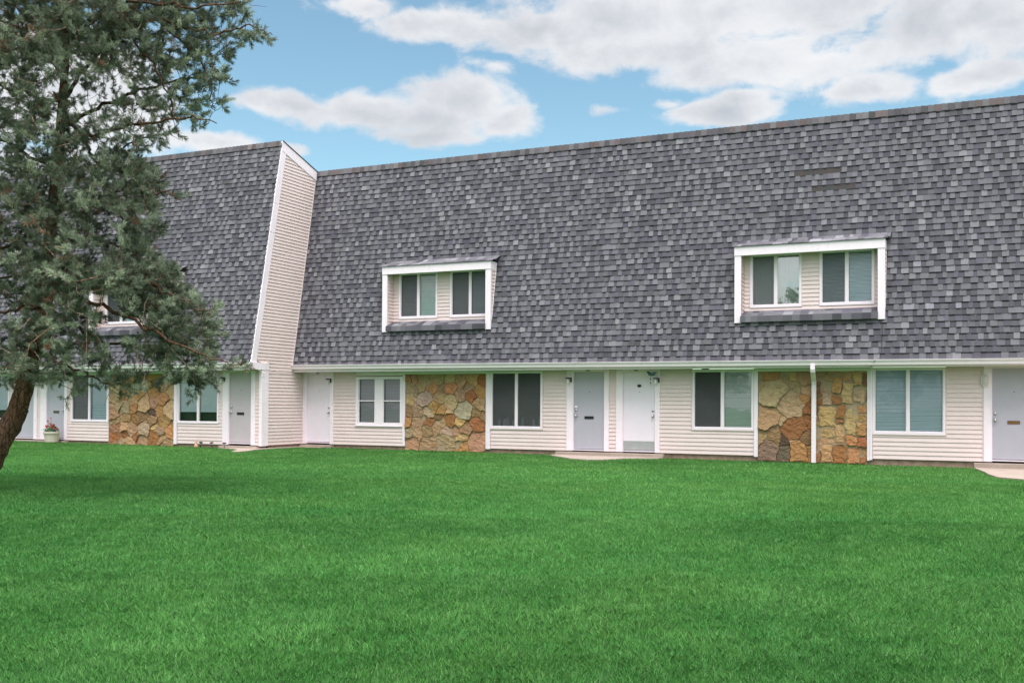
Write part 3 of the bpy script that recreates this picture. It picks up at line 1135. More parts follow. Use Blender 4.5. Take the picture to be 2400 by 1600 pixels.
def dormer(parent, x0, x1, zb, roof, lights, label, seed):
    """roof(z) gives the main roof's Y at height z; the dormer's frame stands on it"""
    by, bz, k = roof
    ry = lambda z: by + k * (z - bz)
    yf = ry(zb) - 0.05
    yw = yf + 0.34
    zt, zh = zb + 1.81, zb + 1.595
    pw = 0.16
    # body: face wall, reveals and outer cheeks in clapboard
    mb = MB()
    zs = zb + 0.28
    ze = zh + 0.10
    xs_ = [x0 + pw]
    for l_ in lights:
        xs_ += [l_[0], l_[1]]
    xs_ += [x1 - pw]
    wz0, wz1 = zb + 0.345, zb + 1.665
    siding_rect(mb, x0 + pw, x1 - pw, zs, wz0, yw, exp=0.098, zbase=zs)
    siding_rect(mb, x0 + pw, x1 - pw, wz1, ze + 0.05, yw, exp=0.098, zbase=zs)
    for i in range(0, len(xs_), 2):
        siding_rect(mb, xs_[i], xs_[i + 1], wz0, wz1, yw, exp=0.098, zbase=zs)
    siding_side(mb, lambda z: yf + 0.06, lambda z: yw, zb + 0.05, ze, x0 + pw, 1, exp=0.098)
    siding_side(mb, lambda z: yf + 0.06, lambda z: yw, zb + 0.05, ze, x1 - pw, -1, exp=0.098)
    siding_side(mb, lambda z: yf + 0.06, lambda z: ry(z) + 0.05, zb + 0.2, zh, x1 - 0.012, 1, exp=0.098)
    siding_side(mb, lambda z: yf + 0.06, lambda z: ry(z) + 0.05, zb + 0.2, zh, x0 + 0.012, -1, exp=0.098)
    # backing behind the clapboard
    mb.box(x0 + 0.02, x1 - 0.02, yw + 0.20, yw + 0.22, zb, zt)
    body = mb.build('dormer', M['siding'], parent, label, recalc=False)
    # white frame
    mb = MB()
    mb.box(x0, x0 + pw, yf, yf + 0.07, zb - 0.03, zh)
    mb.box(x1 - pw, x1, yf, yf + 0.07, zb - 0.03, zh)
    mb.box(x0 - 0.004, x1 + 0.004, yf - 0.012, yf + 0.06, zh, zt)
    for xa, xb in ((x0 - 0.004, x0 + 0.02), (x1 - 0.02, x1 + 0.004)):
        mb.hexa([(xa, yf + 0.06, zh), (xb, yf + 0.06, zh), (xb, ry(zh) + 0.03, zh), (xa, ry(zh) + 0.03, zh),
                 (xa, yf + 0.06, zt), (xb, yf + 0.06, zt), (xb, ry(zt) + 0.03, zt), (xa, ry(zt) + 0.03, zt)])
    # flat edging where the cheek meets the shingles
    for xe, s_ in ((x0 - 0.006, 1), (x1 - 0.02, 1)):
        za, zb_ = zb + 0.25, zh
        mb.hexa([(xe, ry(za) - 0.028, za), (xe + 0.026, ry(za) - 0.028, za), (xe + 0.026, ry(za), za), (xe, ry(za), za),
                 (xe, ry(zb_) - 0.028, zb_), (xe + 0.026, ry(zb_) - 0.028, zb_), (xe + 0.026, ry(zb_), zb_), (xe, ry(zb_), zb_)])
    mb.build('dormer_frame', M['trim'], body, bevel=0.004)
    mb = MB()
    mb.box(x0 + pw, x1 - pw, yf + 0.06, yw, ze - 0.015, ze + 0.01)
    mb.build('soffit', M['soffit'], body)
    # little shingled roof and shingled sill
    mb = MB()
    rs = random.Random(seed)
    x = x0 - 0.05
    za, zc = zt + 0.002, zt + 0.185
    while x < x1 + 0.05:
        v = min(x + rs.uniform(0.1, 0.26), x1 + 0.05)
        col = sh_pick(rs, SH_MID + SH_LIGHT + SH_DARK[:1])
        th = rs.choice((0.012, 0.020))
        yq = ry(zc)
        mb.hexa([(x, yf - 0.04, za), (v, yf - 0.04, za), (v, yq + 0.03, zc), (x, yq + 0.03, zc),
                 (x, yf - 0.04, za + th), (v, yf - 0.04, za + th), (v, yq + 0.03, zc + th * .6), (x, yq + 0.03, zc + th * .6)], col)
        col = sh_pick(rs, SH_MID + SH_LIGHT + SH_DARK[:1])
        mb.face([(x + .06, yf + 0.10, za + 0.055), (v + .05, yf + 0.10, za + 0.055), (v + .05, yq + 0.02, zc + 0.03), (x + .06, yq + 0.02, zc + 0.03)], col)
        x = v
    mb.build('dormer_roof', M['shingle'], body)
    mb = MB()
    x = x0 + pw - 0.01
    zlip, zin = zb + 0.115, zs + 0.005
    while x < x1 - pw + 0.01:
        v = min(x + rs.uniform(0.1, 0.26), x1 - pw + 0.01)
        for (ya, z_a, yb_, z_b, th) in ((yf - 0.035, zlip, yf + 0.14, (zlip + zin) / 2 + .01, rs.choice((0.010, 0.018))), (yf + 0.12, (zlip + zin) / 2, yw + 0.01, zin, rs.choice((0.008, 0.014)))):
            col = sh_pick(rs, SH_MID + SH_LIGHT[:1] + SH_DARK)
            mb.hexa([(x, ya, z_a), (v, ya, z_a), (v, yb_, z_b), (x, yb_, z_b), (x, ya, z_a + th), (v, ya, z_a + th), (v, yb_, z_b + th * .5), (x, yb_, z_b + th * .5)], col)
        # folded-down front lip
        col = sh_pick(rs, SH_MID + SH_DARK)
        mb.hexa([(x, yf - 0.05, zb - 0.015), (v, yf - 0.05, zb - 0.015), (v, yf + 0.02, zb - 0.015), (x, yf + 0.02, zb - 0.015),
                 (x, yf - 0.045, zlip + 0.012), (v, yf - 0.045, zlip + 0.012), (v, yf + 0.02, zlip + 0.012), (x, yf + 0.02, zlip + 0.012)], col)
        x = v
    mb.build('dormer_sill', M['shingle'], body)
    for lx0, lx1, lf, rt in lights:
        window(body, lx0 + 0.004, lx1 - 0.004, wz0 + 0.004, wz1 - 0.004, yw, lf, rt, name='window_frame', prefix='x', fw=0.055)
    return body


# ================================================================== main block
main = empty('townhouse', (10, 0, 0), 'long right-hand townhouse block with steep grey shingled roof and two dormers above cream siding', 'townhouse')
KM, BYM, BZM, ZRM = 0.18646, -0.53, 2.290, 8.227
EXP = 0.1412
XR = 27.0
# door / window layout: (x) positions on the wall plane
ZT = 2.118


def siding_piece(parent, Y, *rects):
    mb = MB()
    for r_ in rects:
        siding_rect(mb, r_[0], r_[1], r_[2], r_[3], Y)
    return mb.build('siding', M['siding'], parent, recalc=False)


siding_piece(main, 0, (1.113, 1.885, 0, ZT), (1.885, 3.463, 0, 0.565))
siding_piece(main, 0, (6.239, 7.776, 0, 0.545), (7.776, 8.468, 0, ZT))
siding_piece(main, 0, (9.645, 9.843, 0, ZT))
siding_piece(main, 0, (11.002, 11.836, 0, ZT), (11.836, 13.365, 0, 0.59))
siding_piece(main, 0, (16.104, 17.662, 0, 0.572), (17.662, 18.439, 0, ZT))
siding_piece(main, 0, (19.62, XR, 0, ZT))
mb = MB()
mb.box(-0.1, XR, 0.32, 0.34, -0.3, ZT)                      # sheathing behind everything
mb.box(XR - 0.02, XR, 0.34, 9.0, -0.3, 2.3)
mb.build('back_wall', M['dark_in'], main)
mb = MB()
xx = 1.12
for a, b in ((1.12, 8.2), (11.13, 18.24), (20.6, XR)):
    mb.box(a, b, 0.028, 0.32, -0.4, -0.001)
mb.build('foundation', M['found'], main)
for a, b in ((0.0, 1.12), (8.2, 11.13), (18.24, 20.6)):
    MB().box(a, b, -0.16, 0.32, -0.4, -0.026).build('doorstep', M['concrete'], main, bevel=0.012)

door(main, 0.16, 0.989, 0.052, 2.035, 0, 'door_white', 'right', None, label='plain white door beside the projecting block')
door_frame(main, 0.0, 0.16, 0.989, 1.113, 2.035, 0)
door(main, 8.652, 9.518, 0.04, 2.062, 0, 'door_grey', 'left', 'black', keypad=True, label='grey door with black mail slot')
door_frame(main, 8.468, 8.652, 9.518, 9.645, 2.062, 0)
door(main, 10.015, 10.879, 0.042, 2.045, 0, 'door_white', 'right', None, kick=True, oval=True, label='white door with metal kick plate')
door_frame(main, 9.843, 10.015, 10.879, 11.002, 2.045, 0)
door(main, 18.60, 19.48, 0.047, 2.075, 0, 'door_grey', 'left', 'brass', label='grey door with brass mail slot')
door_frame(main, 18.439, 18.60, 19.48, 19.62, 2.075, 0)

# trim posts, header boards
def trim_boards(parent, rows):
    for r_ in rows:
        mb = MB()
        mb.box(*r_)
        mb.build('trim_board', M['trim'], parent, bevel=0.004)


rows = []
rows.append((3.463, 3.544, -0.028, 0.1, 0.0, ZT))
rows.append((6.095, 6.160, -0.030, 0.1, -0.02, ZT))
rows.append((6.160, 6.232, -0.045, 0.1, -0.02, ZT))
rows.append((13.372, 13.466, -0.05, 0.1, -0.03, ZT))
rows.append((15.980, 16.045, -0.035, 0.1, -0.05, ZT))
rows.append((16.045, 16.098, -0.055, 0.1, -0.03, ZT))
rows.append((3.544, 6.095, -0.040, 0.1, 2.036, ZT))
rows.append((13.466, 15.980, -0.040, 0.1, 2.036, ZT))
rows.append((1.885, 3.463, -0.016, 0.1, 1.995, ZT))
rows.append((6.232, 7.776, -0.016, 0.1, 2.103, ZT))
trim_boards(main, rows)
MB().box(1.90, 3.455, -0.010, 0.1, 1.978, 1.994).build('rusty_flashing', M['rust'], main)
for q in [(a, b, -0.036, 0.0, z, z + 0.018) for a, b, z in ((1.885, 3.463, 0.548), (6.232, 7.79, 0.526), (11.822, 13.372, 0.588), (16.104, 17.68, 0.556))] \
        + [(a, a + 0.014, -0.032, 0.0, z0_, z1_) for a, z0_, z1_ in ((7.776, 0.545, ZT), (11.822, 0.607, ZT), (17.664, 0.575, ZT))] \
        + [(18.415, 18.436, -0.026, 0.0, 0, ZT)]:
    MB().box(*q).build('siding_channel', M['siding'], main)

# windows
window(main, 6.232, 7.774, 0.545, 2.102, 0, 'screen_things', 'screen_things', label='dark sliding window without blinds')
window(main, 11.838, 13.363, 0.607, 2.098, 0, 'screen', 'blind_white_bright', split=0.495, label='sliding window with white blind behind right pane')
window(main, 16.10, 17.66, 0.574, 2.110, 0, 'blind', 'blind', split=0.49, label='wide sliding window with closed blinds in both panes')
# double-hung pair
mb = MB()
a, b, c, d_ = 1.887, 3.460, 0.566, 1.974
mb.box(a, a + 0.085, -0.032, 0.06, c, d_)
mb.box(b - 0.075, b, -0.032, 0.06, c, d_)
mb.box(a + 0.085, b - 0.075, -0.032, 0.06, c, c + 0.06)
mb.box(a + 0.085, b - 0.075, -0.032, 0.06, d_ - 0.075, d_)
mb.box(2.535, 2.805, -0.026, 0.06, c + 0.06, d_ - 0.075)
for l_, r_ in ((a + 0.085, 2.535), (2.805, b - 0.075)):
    mb.box(l_, r_, -0.016, 0.04, 1.262, 1.292)
    mb.box(l_, l_ + 0.022, -0.012, 0.04, c + 0.06, d_ - 0.075)
    mb.box(r_ - 0.022, r_, -0.012, 0.04, c + 0.06, d_ - 0.075)
    mb.box(l_ + 0.022, r_ - 0.022, -0.012, 0.04, c + 0.06, c + 0.09)
mb.box(a - 0.02, b + 0.0, -0.055, -0.032, c - 0.022, c + 0.006)
fr = mb.build('window', M['vinyl'], main, 'pair of white double-hung windows with grey blinds', bevel=0.004)
lites(fr, [(a + 0.11, 2.512, 'blind_grey'), (2.828, b - 0.098, 'blind_grey')], 0.655, 1.262, 0)
lites(fr, [(a + 0.11, 2.512, 'blind_grey'), (2.828, b - 0.098, 'blind_grey')], 1.292, 1.898, 0)

stone_panel(main, 3.544, 6.095, -0.12, 2.036, 0.0, STONE_MID, (1313, 255, 2165, 1060), seed=4, label='fieldstone panel of rounded tan and orange stones')
stone_panel(main, 13.466, 14.80, -0.14, 2.036, 0.0, STONE_R1, (1022, 235, 1650, 1225), seed=8, label='fieldstone panel of large tan slabs')
stone_panel(main, 14.80, 15.980, -0.14, 2.036, 0.0, [], (1650, 235, 2222, 1225), seed=9, gap=0.009, rects=RECTS_R2, label='fieldstone panel of squared yellow and rust blocks')

wall_light(main, 0.965, 1.90, -0.035, 1)
wall_light(main, 8.545, 1.895, -0.035, 1)
wall_light(main, 10.925, 1.875, -0.035, 1)
wall_light(main, 18.475, 1.80, -0.035, style='oval', label='oval glass bulkhead light')

# gutter, fascia, soffit
prof = [(-0.300, 2.318), (-0.300, 2.196), (-0.372, 2.190), (-0.395, 2.200), (-0.398, 2.214), (-0.404, 2.252), (-0.425, 2.285), (-0.427, 2.300), (-0.440, 2.304), (-0.440, 2.318), (-0.428, 2.318), (-0.425, 2.306), (-0.312, 2.306), (-0.312, 2.318)]
prof = [(y - 0.20, z - 0.008) for y, z in prof]
MB().prism_x(prof, -0.015, XR, slope0=-0.0024).build('gutter', M['gutter'], main)
mb = MB()
FPROF = [(-0.500, 2.29), (-0.500, 2.178), (-0.492, 2.171), (-0.500, 2.104), (-0.475, 2.104), (-0.475, 2.29)]
mb.prism_x(FPROF, -0.01, XR)
mb.build('fascia', M['gutter'], main)
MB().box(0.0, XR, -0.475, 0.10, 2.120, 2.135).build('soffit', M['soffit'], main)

# downspout
mb = MB()
ctr = [(14.835, -0.585, 2.19), (14.833, -0.585, 2.06), (14.832, -0.56, 1.99), (14.800, -0.17, 1.79), (14.796, -0.125, 1.70), (14.793, -0.12, 0.2), (14.793, -0.12, -0.13)]
def dsec(c_, w_=0.052, d__=0.035):
    x, y, z = c_
    return [(x - w_, y - d__, z), (x + w_, y - d__, z), (x + w_, y + d__, z), (x - w_, y + d__, z)]
for i in range(len(ctr) - 1):
    mb.hexa(dsec(ctr[i + 1]) + dsec(ctr[i]))
mb.box(14.793 - 0.058, 14.793 + 0.058, -0.16, -0.02, 1.60, 1.625)
mb.box(14.793 - 0.058, 14.793 + 0.058, -0.16, -0.02, 0.95, 0.972)
mb.build('downspout', M['gutter'], main, bevel=0.006)

# main roof
DZB = 3.246
D1 = (2.990, 6.403)
D2 = (12.965, 16.400)
holes = [(D1[0] + 0.10, D1[1] - 0.10, DZB + 0.07, DZB + 1.74), (D2[0] + 0.10, D2[1] - 0.10, DZB + 0.07, DZB + 1.74)]
mb = MB()
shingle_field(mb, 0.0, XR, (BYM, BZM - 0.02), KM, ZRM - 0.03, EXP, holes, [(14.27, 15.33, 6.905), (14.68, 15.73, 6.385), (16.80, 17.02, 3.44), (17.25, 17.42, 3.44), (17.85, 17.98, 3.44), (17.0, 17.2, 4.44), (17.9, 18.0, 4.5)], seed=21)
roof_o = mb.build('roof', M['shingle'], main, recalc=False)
mb = MB()
cap_row(mb, 0.0, XR, lambda: ((BYM + KM * (ZRM - 0.15 - BZM) - 0.01, ZRM - 0.15), (BYM + KM * (ZRM - BZM), ZRM), (BYM + 0.25 + KM * (ZRM - BZM), ZRM - 0.05)), 5)
mb.build('ridge_cap', M['shingle'], roof_o)
mb = MB()
yR = BYM + KM * (ZRM - BZM)
mb.face([(0, yR + 0.02, ZRM - 0.01), (XR, yR + 0.02, ZRM - 0.01), (XR, yR + 9, ZRM - 1.9), (0, yR + 9, ZRM - 1.9)], (0.13, 0.13, 0.135))
mb.build('rear_roof', M['shingle'], main, recalc=False)
roofM = (BYM, BZM, KM)
dormer(main, D1[0], D1[1], DZB, roofM, [(3.346, 4.605, 'screen_blind_grey', 'blind_white_bright'), (4.99, 6.242, 'screen_blind_grey', 'screen_blind')], 'left dormer with two sliding windows', 31)
dormer(main, D2[0], D2[1], DZB - 0.018, roofM, [(13.272, 14.506, 'screen_curtain', 'curtain_mirror'), (14.905, 16.151, 'screen_blind', 'blind')], 'right dormer with two sliding windows', 32)
MB().tube([(16.33, BYM + KM * (3.3 - BZM) - 0.022, 3.30), (16.345, BYM + KM * (2.9 - BZM) - 0.022, 2.95), (16.34, BYM + KM * .3 - 0.03, 2.55), (16.33, -0.58, 2.33), (16.20, -0.65, 2.24), (16.12, -0.51, 2.12)], 0.006, 6).build('cable', M['black'], main)
# house numbers over the doors
def number(txt, x, z, y, size, parent):
    cu = bpy.data.curves.new('number', 'FONT')
    cu.body = txt
    cu.size = size
    cu.extrude = 0.003
    ob = bpy.data.objects.new('number_tmp', cu)
    scene.collection.objects.link(ob)
    dg = bpy.context.evaluated_depsgraph_get()
    me = bpy.data.meshes.new_from_object(ob.evaluated_get(dg))
    bpy.data.objects.remove(ob, do_unlink=True)
    me.transform(Matrix.Translation(Vector((x, y, z)) - WORLD[parent.name]) @ Euler((R(90), 0, 0)).to_matrix().to_4x4())
    me.materials.clear()
    me.materials.append(M['black'])
    o = bpy.data.objects.new('house_number', me)
    scene.collection.objects.link(o)
    o.parent = parent
    return o
number('4801', 9.02, 2.078, -0.035, 0.052, main)
number('4803', 10.33, 2.068, -0.035, 0.052, main)
number('4805', 0.50, 2.062, -0.035, 0.052, main)
MB().box(12.08, 12.26, -0.05, -0.017, 2.098, 2.122).build('door_sensor', M['black'], main)

# ================================================================== left block
left = empty('townhouse', (-7, -P, 0), 'projecting left townhouse block with cream side wall, partly hidden by the pine', 'townhouse')
KL, BYL, BZL, ZRL = 0.2015, -P - 0.50, 2.290, 8.772
YRL = BYL + KL * (ZRL - BZL)
XL0 = -16.0
YW = -P
siding_piece(left, YW, (-0.205, -0.05, 0, ZT))
siding_piece(left, YW, (-1.52, -1.363, 0, ZT), (-3.047, -1.52, 0, 0.58))
siding_piece(left, YW, (-7.505, -7.353, 0, ZT), (-7.353, -5.765, 0, 0.575))
siding_piece(left, YW, (-8.825, -8.674, 0, ZT))
siding_piece(left, YW, (-10.10, -9.94, 0, ZT), (-11.66, -10.10, 0, 0.575), (XL0, -11.66, 0, ZT))
mb = MB()
mb.box(XL0, -0.02, YW + 0.32, YW + 0.34, -0.3, ZT)
mb.box(XL0, XL0 + 0.02, YW + 0.34, 6, -0.3, 2.3)
mb.build('back_wall', M['dark_in'], left)
mb = MB()
for a, b in ((XL0, -9.95), (-7.45, -1.42)):
    mb.box(a, b, YW + 0.028, YW + 0.32, -0.4, -0.001)
mb.box(-0.35, -0.03, YW + 0.33, 0.0, -0.4, -0.001)
mb.build('foundation', M['found'], left)
for a, b in ((-9.95, -8.72), (-8.70, -7.45), (-1.42, -0.08)):
    MB().box(a, b, YW - 0.14, YW + 0.32, -0.4, -0.026).build('doorstep', M['concrete'], left, bevel=0.012)
# side wall: clapboards between the front board and the lower roof
X = 0.0
edge = lambda z: BYL + KL * (z - BZL)
mainY = lambda z: BYM + KM * (z - BZM)
RK = (ZRM - ZRL) / (mainY(ZRM) - YRL)          # slope of the rake
mb = MB()
siding_side(mb, lambda z: YW + 0.10, lambda z: 0.0, 0.0, 2.13, X + 0.014, 1)
siding_side(mb, lambda z: max(edge(z) + 0.12, BYL + 0.5 if z < 2.33 else -99), lambda z: min(mainY(z) + 0.05 if z > 2.29 else -0.49, YRL + (z + 0.30 - ZRL) / RK), 2.13, ZRL - 0.2, X + 0.014, 1, zbase=0.0)
mb.box(-0.03, -0.005, YW + 0.02, 0.3, 0.0, 2.13)
mb.build('side_wall', M['siding'], left, recalc=False)
mb = MB()   # closed core of the side wall
mb.v += [(-0.01, BYL + 0.02, 2.13), (-0.01, YRL + 0.02, ZRL - 0.02), (-0.01, mainY(ZRM) + 2, ZRM - 0.6), (-0.01, 2.0, 2.13)]
mb.f.append((0, 1, 2, 3)); mb.c.append(None); mb.mi.append(0)
mb.build('gable_sheathing', M['siding'], left, recalc=False)
# white boards on the gable
mb = MB()
def edge_board(z0, z1, wy, xo=0.034, xi=-0.012):
    mb.hexa([(xi, edge(z0) - 0.004, z0), (xo, edge(z0) - 0.004, z0), (xo, edge(z0) + wy, z0), (xi, edge(z0) + wy, z0),
             (xi, edge(z1) - 0.004, z1), (xo, edge(z1) - 0.004, z1), (xo, edge(z1) + wy, z1), (xi, edge(z1) + wy, z1)])
edge_board(2.33, 6.05, 0.225)
edge_board(6.056, 6.90, 0.225, 0.037)
edge_board(6.906, 8.55, 0.225)
y_a, y_b = YRL - 0.03, mainY(ZRM) + 0.02
zf = lambda y: ZRL + RK * (y - YRL)
mb.hexa([(-0.012, y_a, zf(y_a) - 0.30), (0.040, y_a, zf(y_a) - 0.30), (0.040, y_b, zf(y_b) - 0.30), (-0.012, y_b, zf(y_b) - 0.30),
         (-0.012, y_a, zf(y_a) - 0.012), (0.040, y_a, zf(y_a) - 0.012), (0.040, y_b, zf(y_b) - 0.012), (-0.012, y_b, zf(y_b) - 0.012)])
# eave box end and corner post
mb.box(-0.02, 0.062, -2.46, -1.68, 2.125, 2.325)
mb.box(-0.052, 0.0, YW - 0.05, YW + 0.02, -0.02, 2.125)
mb.box(0.0, 0.050, YW - 0.05, YW + 0.25, -0.02, 2.125)
mb.build('trim_board', M['trim'], left, bevel=0.004)
mb = MB()   # pale channel along the junction with the lower roof
for z0_, z1_ in ((2.33, 5.2), (5.2, 8.0)):
    mb.hexa([(0.002, mainY(z0_) - 0.045, z0_), (0.034, mainY(z0_) - 0.045, z0_), (0.034, mainY(z0_) - 0.018, z0_), (0.002, mainY(z0_) - 0.018, z0_),
             (0.002, mainY(z1_) - 0.045, z1_), (0.034, mainY(z1_) - 0.045, z1_), (0.034, mainY(z1_) - 0.018, z1_), (0.002, mainY(z1_) - 0.018, z1_)])
mb.build('siding_channel', M['siding'], left)

door(left, -1.153, -0.346, 0.058, 2.066, YW, 'door_taupe', 'left', 'black', label='taupe door with black mail slot near the corner')
door_frame(left, -1.363, -1.153, -0.346, -0.205, 2.066, YW)
door(left, -8.415, -7.634, 0.042, 2.06, YW, 'door_grey', 'right', 'olive', label='blue-grey door behind the flower pot')
door_frame(left, -8.674, -8.415, -7.634, -7.505, 2.06, YW)
door(left, -9.80, -8.972, 0.046, 2.06, YW, 'door_grey', 'left', 'black', label='grey door behind the pine trunk')
door_frame(left, -9.94, -9.80, -8.972, -8.825, 2.06, YW)
trim_boards(left, [(-3.168, -3.055, YW - 0.045, YW + 0.1, -0.03, ZT), (-5.80, -5.765, YW - 0.03, YW + 0.1, 0.575, ZT),
                   (-5.765, -3.168, YW - 0.040, YW + 0.1, 2.040, ZT), (-3.055, -1.52, YW - 0.018, YW + 0.1, 2.075, ZT),
                   (-7.353, -5.80, YW - 0.018, YW + 0.1, 2.075, ZT)])
window(left, -3.05, -1.515, 0.585, 2.074, YW, 'shade', 'shade', label='sliding window with pale roller shades not quite down')
window(left, -7.351, -5.802, 0.578, 2.074, YW, 'screen_blind_grey', 'blind', split=0.49, label='sliding window beside the flower pot door')
window(left, -11.66, -10.10, 0.578, 2.074, YW, 'shade', 'shade', label='sliding window left of the pine trunk')
stone_panel(left, -5.765, -3.168, -0.11, 2.040, YW, STONE_L, (1255, 275, 2005, 1080), seed=14, label='fieldstone panel with rust-brown stones')
wall_light(left, -1.35, 1.90, YW - 0.035, 1)
wall_light(left, -9.93, 1.90, YW - 0.035, 1)
offy = -P
MB().prism_x([(y + offy, z) for y, z in prof], XL0, -0.021).build('gutter', M['gutter'], left)
MB().prism_x([(y + offy, z) for y, z in FPROF], XL0, -0.022).build('fascia', M['gutter'], left)
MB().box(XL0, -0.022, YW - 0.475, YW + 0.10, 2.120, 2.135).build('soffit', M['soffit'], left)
mb = MB()
DL = (-6.277, -2.888)
ZBL = 3.204
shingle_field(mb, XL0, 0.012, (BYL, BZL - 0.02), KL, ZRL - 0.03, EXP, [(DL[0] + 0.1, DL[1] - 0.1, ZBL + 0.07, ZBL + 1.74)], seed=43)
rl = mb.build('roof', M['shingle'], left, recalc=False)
mb = MB()
cap_row(mb, XL0, 0.03, lambda: ((YRL - KL * 0.15 - 0.01, ZRL - 0.15), (YRL, ZRL), (YRL + 0.25, ZRL - 0.08)), 8)
mb.build('ridge_cap', M['shingle'], rl)
mb = MB()
yb2 = YRL + 10
mb.hexa([(XL0, YRL, ZRL - 0.012), (0.055, YRL, ZRL - 0.012), (0.055, yb2, zf(yb2) - 0.012), (XL0, yb2, zf(yb2) - 0.012),
         (XL0, YRL, ZRL + 0.012), (0.055, YRL, ZRL + 0.012), (0.055, yb2, zf(yb2) + 0.012), (XL0, yb2, zf(yb2) + 0.012)], (0.05, 0.05, 0.055))
mb.build('rear_roof', M['shingle'], left)
dormer(left, DL[0], DL[1], ZBL, (BYL, BZL, KL), [(-5.93, -4.67, 'screen', 'blind'), (-4.30, -3.05, 'screen', 'screen')], 'dormer half hidden by the pine', 33)
mb = MB()
mb.tube([(0.08, -2.15, 2.12), (0.10, -2.05, 2.03), (0.09, -1.95, 2.0), (0.085, -1.86, 2.04), (0.085, -1.83, 2.3), (0.08, -1.8, 2.36), (0.075, -1.7, 2.37), (0.07, -1.62, 2.32)], 0.007, 6)
mb.tube([(0.075, -1.66, 2.11), (0.05, -1.45, 2.13), (0.045, -1.1, 2.085), (0.045, -0.7, 2.09), (0.04, -0.52, 2.10)], 0.006, 6)
mb.build('cable', M['cable'], left, smooth=True)

# ================================================================== small things
pt = empty('potted_plant', (-7.78, -2.28, gz(-7.8) + 0.02), 'cream ribbed planter with red geraniums in front of the grey door', 'flower pot')
px, py, pz = WORLD[pt.name]
mb = MB()
mb.lathe([(0.175, 0), (0.185, 0.02), (0.225, 0.27), (0.232, 0.272), (0.25, 0.275), (0.255, 0.33), (0.24, 0.335), (0.235, 0.29), (0.01, 0.285)], (px, py, pz), 32)
for k in range(14):
    a = 2 * math.pi * k / 14
    mb.tube([(px + 0.183 * math.cos(a), py + 0.183 * math.sin(a), pz + 0.02), (px + 0.223 * math.cos(a), py + 0.223 * math.sin(a), pz + 0.26)], 0.009, 6)
mb.build('pot', M['pot'], pt, smooth=False)
MB().lathe([(0.01, 0), (0.232, 0.0), (0.232, 0.012), (0.15, 0.03), (0.01, 0.035)], (px, py, pz + 0.293), 20).build('soil', M['soil'], pt)
rs = random.Random(77)
FL = [(-0.22, 0.50, 1.3), (-0.17, 0.46, 1.1), (-0.04, 0.66, 0.8), (0.03, 0.76, 0.5), (0.03, 0.58, 0.8), (0.12, 0.55, 1.1), (0.16, 0.49, 1.2), (0.26, 0.43, 0.9), (0.04, 0.44, 0.6), (0.20, 0.46, 0.7)]
stems = MB()
leaves = MB()
flw = MB()
for fx, fz, sz in FL:
    fy = rs.uniform(-0.16, 0.02)
    top = Vector((px + fx, py + fy, pz + fz))
    base_ = Vector((px + fx * 0.4, py + fy * 0.4, pz + 0.31))
    mid = (top + base_) / 2 + Vector((rs.uniform(-.03, .03), 0, 0.02))
    stems.tube([base_, mid, top], 0.0045, 5)
    for _ in range(int(34 * sz)):
        d = Vector((rs.gauss(0, 1), rs.gauss(0, 1), rs.gauss(0, 0.8))).normalized()
        c = top + d * 0.036 * sz * rs.uniform(0.5, 1)
        u = d.cross(Vector((0.3, 0.2, 1))).normalized() * 0.016
        v = d.cross(u).normalized() * 0.014
        flw.face([c - u, c - v + d * .004, c + u, c + v + d * .004])
for _ in range(210):
    a = rs.uniform(0, 2 * math.pi)
    r_ = rs.uniform(0.02, 0.25)
    h = 0.31 + (0.26 - r_ * 0.6) * rs.random() + 0.02
    c = Vector((px + r_ * math.cos(a), py + r_ * math.sin(a), pz + h))
    d = Vector((math.cos(a) * .6, math.sin(a) * .6, rs.uniform(0.2, 1.0))).normalized()
    u = d.cross(Vector((0.1, 0.3, 1))).normalized()
    v = d.cross(u).normalized()
    s_ = rs.uniform(0.018, 0.038)
    leaves.face([c + (u * math.cos(t) + v * math.sin(t)) * s_ * (1.0 if i % 2 else 0.86) for i, t in enumerate([j * math.pi / 4 for j in range(8)])])
stems.build('stem', M['leaf'], pt)
leaves.build('foliage', M['leaf'], pt, recalc=False)
flw.build('flower', M['petal'], pt, recalc=False)

# path lights
def path_light(x, y, tilt, label, short=False):
    z = gz(x)
    r = empty('path_light', (x, y, z), label, 'garden light', 'small lights along the foundation')
    h = 0.17
    q = Vector((math.sin(tilt), 0, math.cos(tilt)))
    b = Vector((x, y, z))
    MB().tube([b - q * 0.04, b + q * (h - 0.06)], 0.011, 8).build('stake', M['black'], r)
    MB().tube([b + q * (h - 0.06), b + q * (h - 0.015)], [0.030, 0.036], 14).build('lens', M['lamp_clear'], r, smooth=False)
    MB().tube([b + q * (h - 0.015), b + q * (h - 0.002), b + q * (h + 0.014)], [0.062, 0.062, 0.028], 16).build('lamp_cap', M['black'], r)
    return r
path_light(-1.93, -2.22, 0.16, 'tilted black path light nearest the tan garden ornament')
path_light(-1.48, -2.24, -0.10, 'middle small path light with grey lens by the foundation')
path_light(-1.02, -2.26, 0.0, 'upright path light on thin black stake beside the doorstep')
orn = MB()
ox, oy, oz = -2.08, -2.22, gz(-2)
orn.lathe([(0.01, 0.0), (0.055, 0.005), (0.06, 0.05), (0.04, 0.11), (0.028, 0.13), (0.038, 0.16), (0.034, 0.19), (0.01, 0.205)], (ox, oy, oz), 14)
orn.tube([(ox - 0.02, oy, oz + 0.19), (ox - 0.028, oy, oz + 0.235)], [0.012, 0.004], 8)
orn.tube([(ox + 0.02, oy, oz + 0.19), (ox + 0.028, oy, oz + 0.235)], [0.012, 0.004], 8)
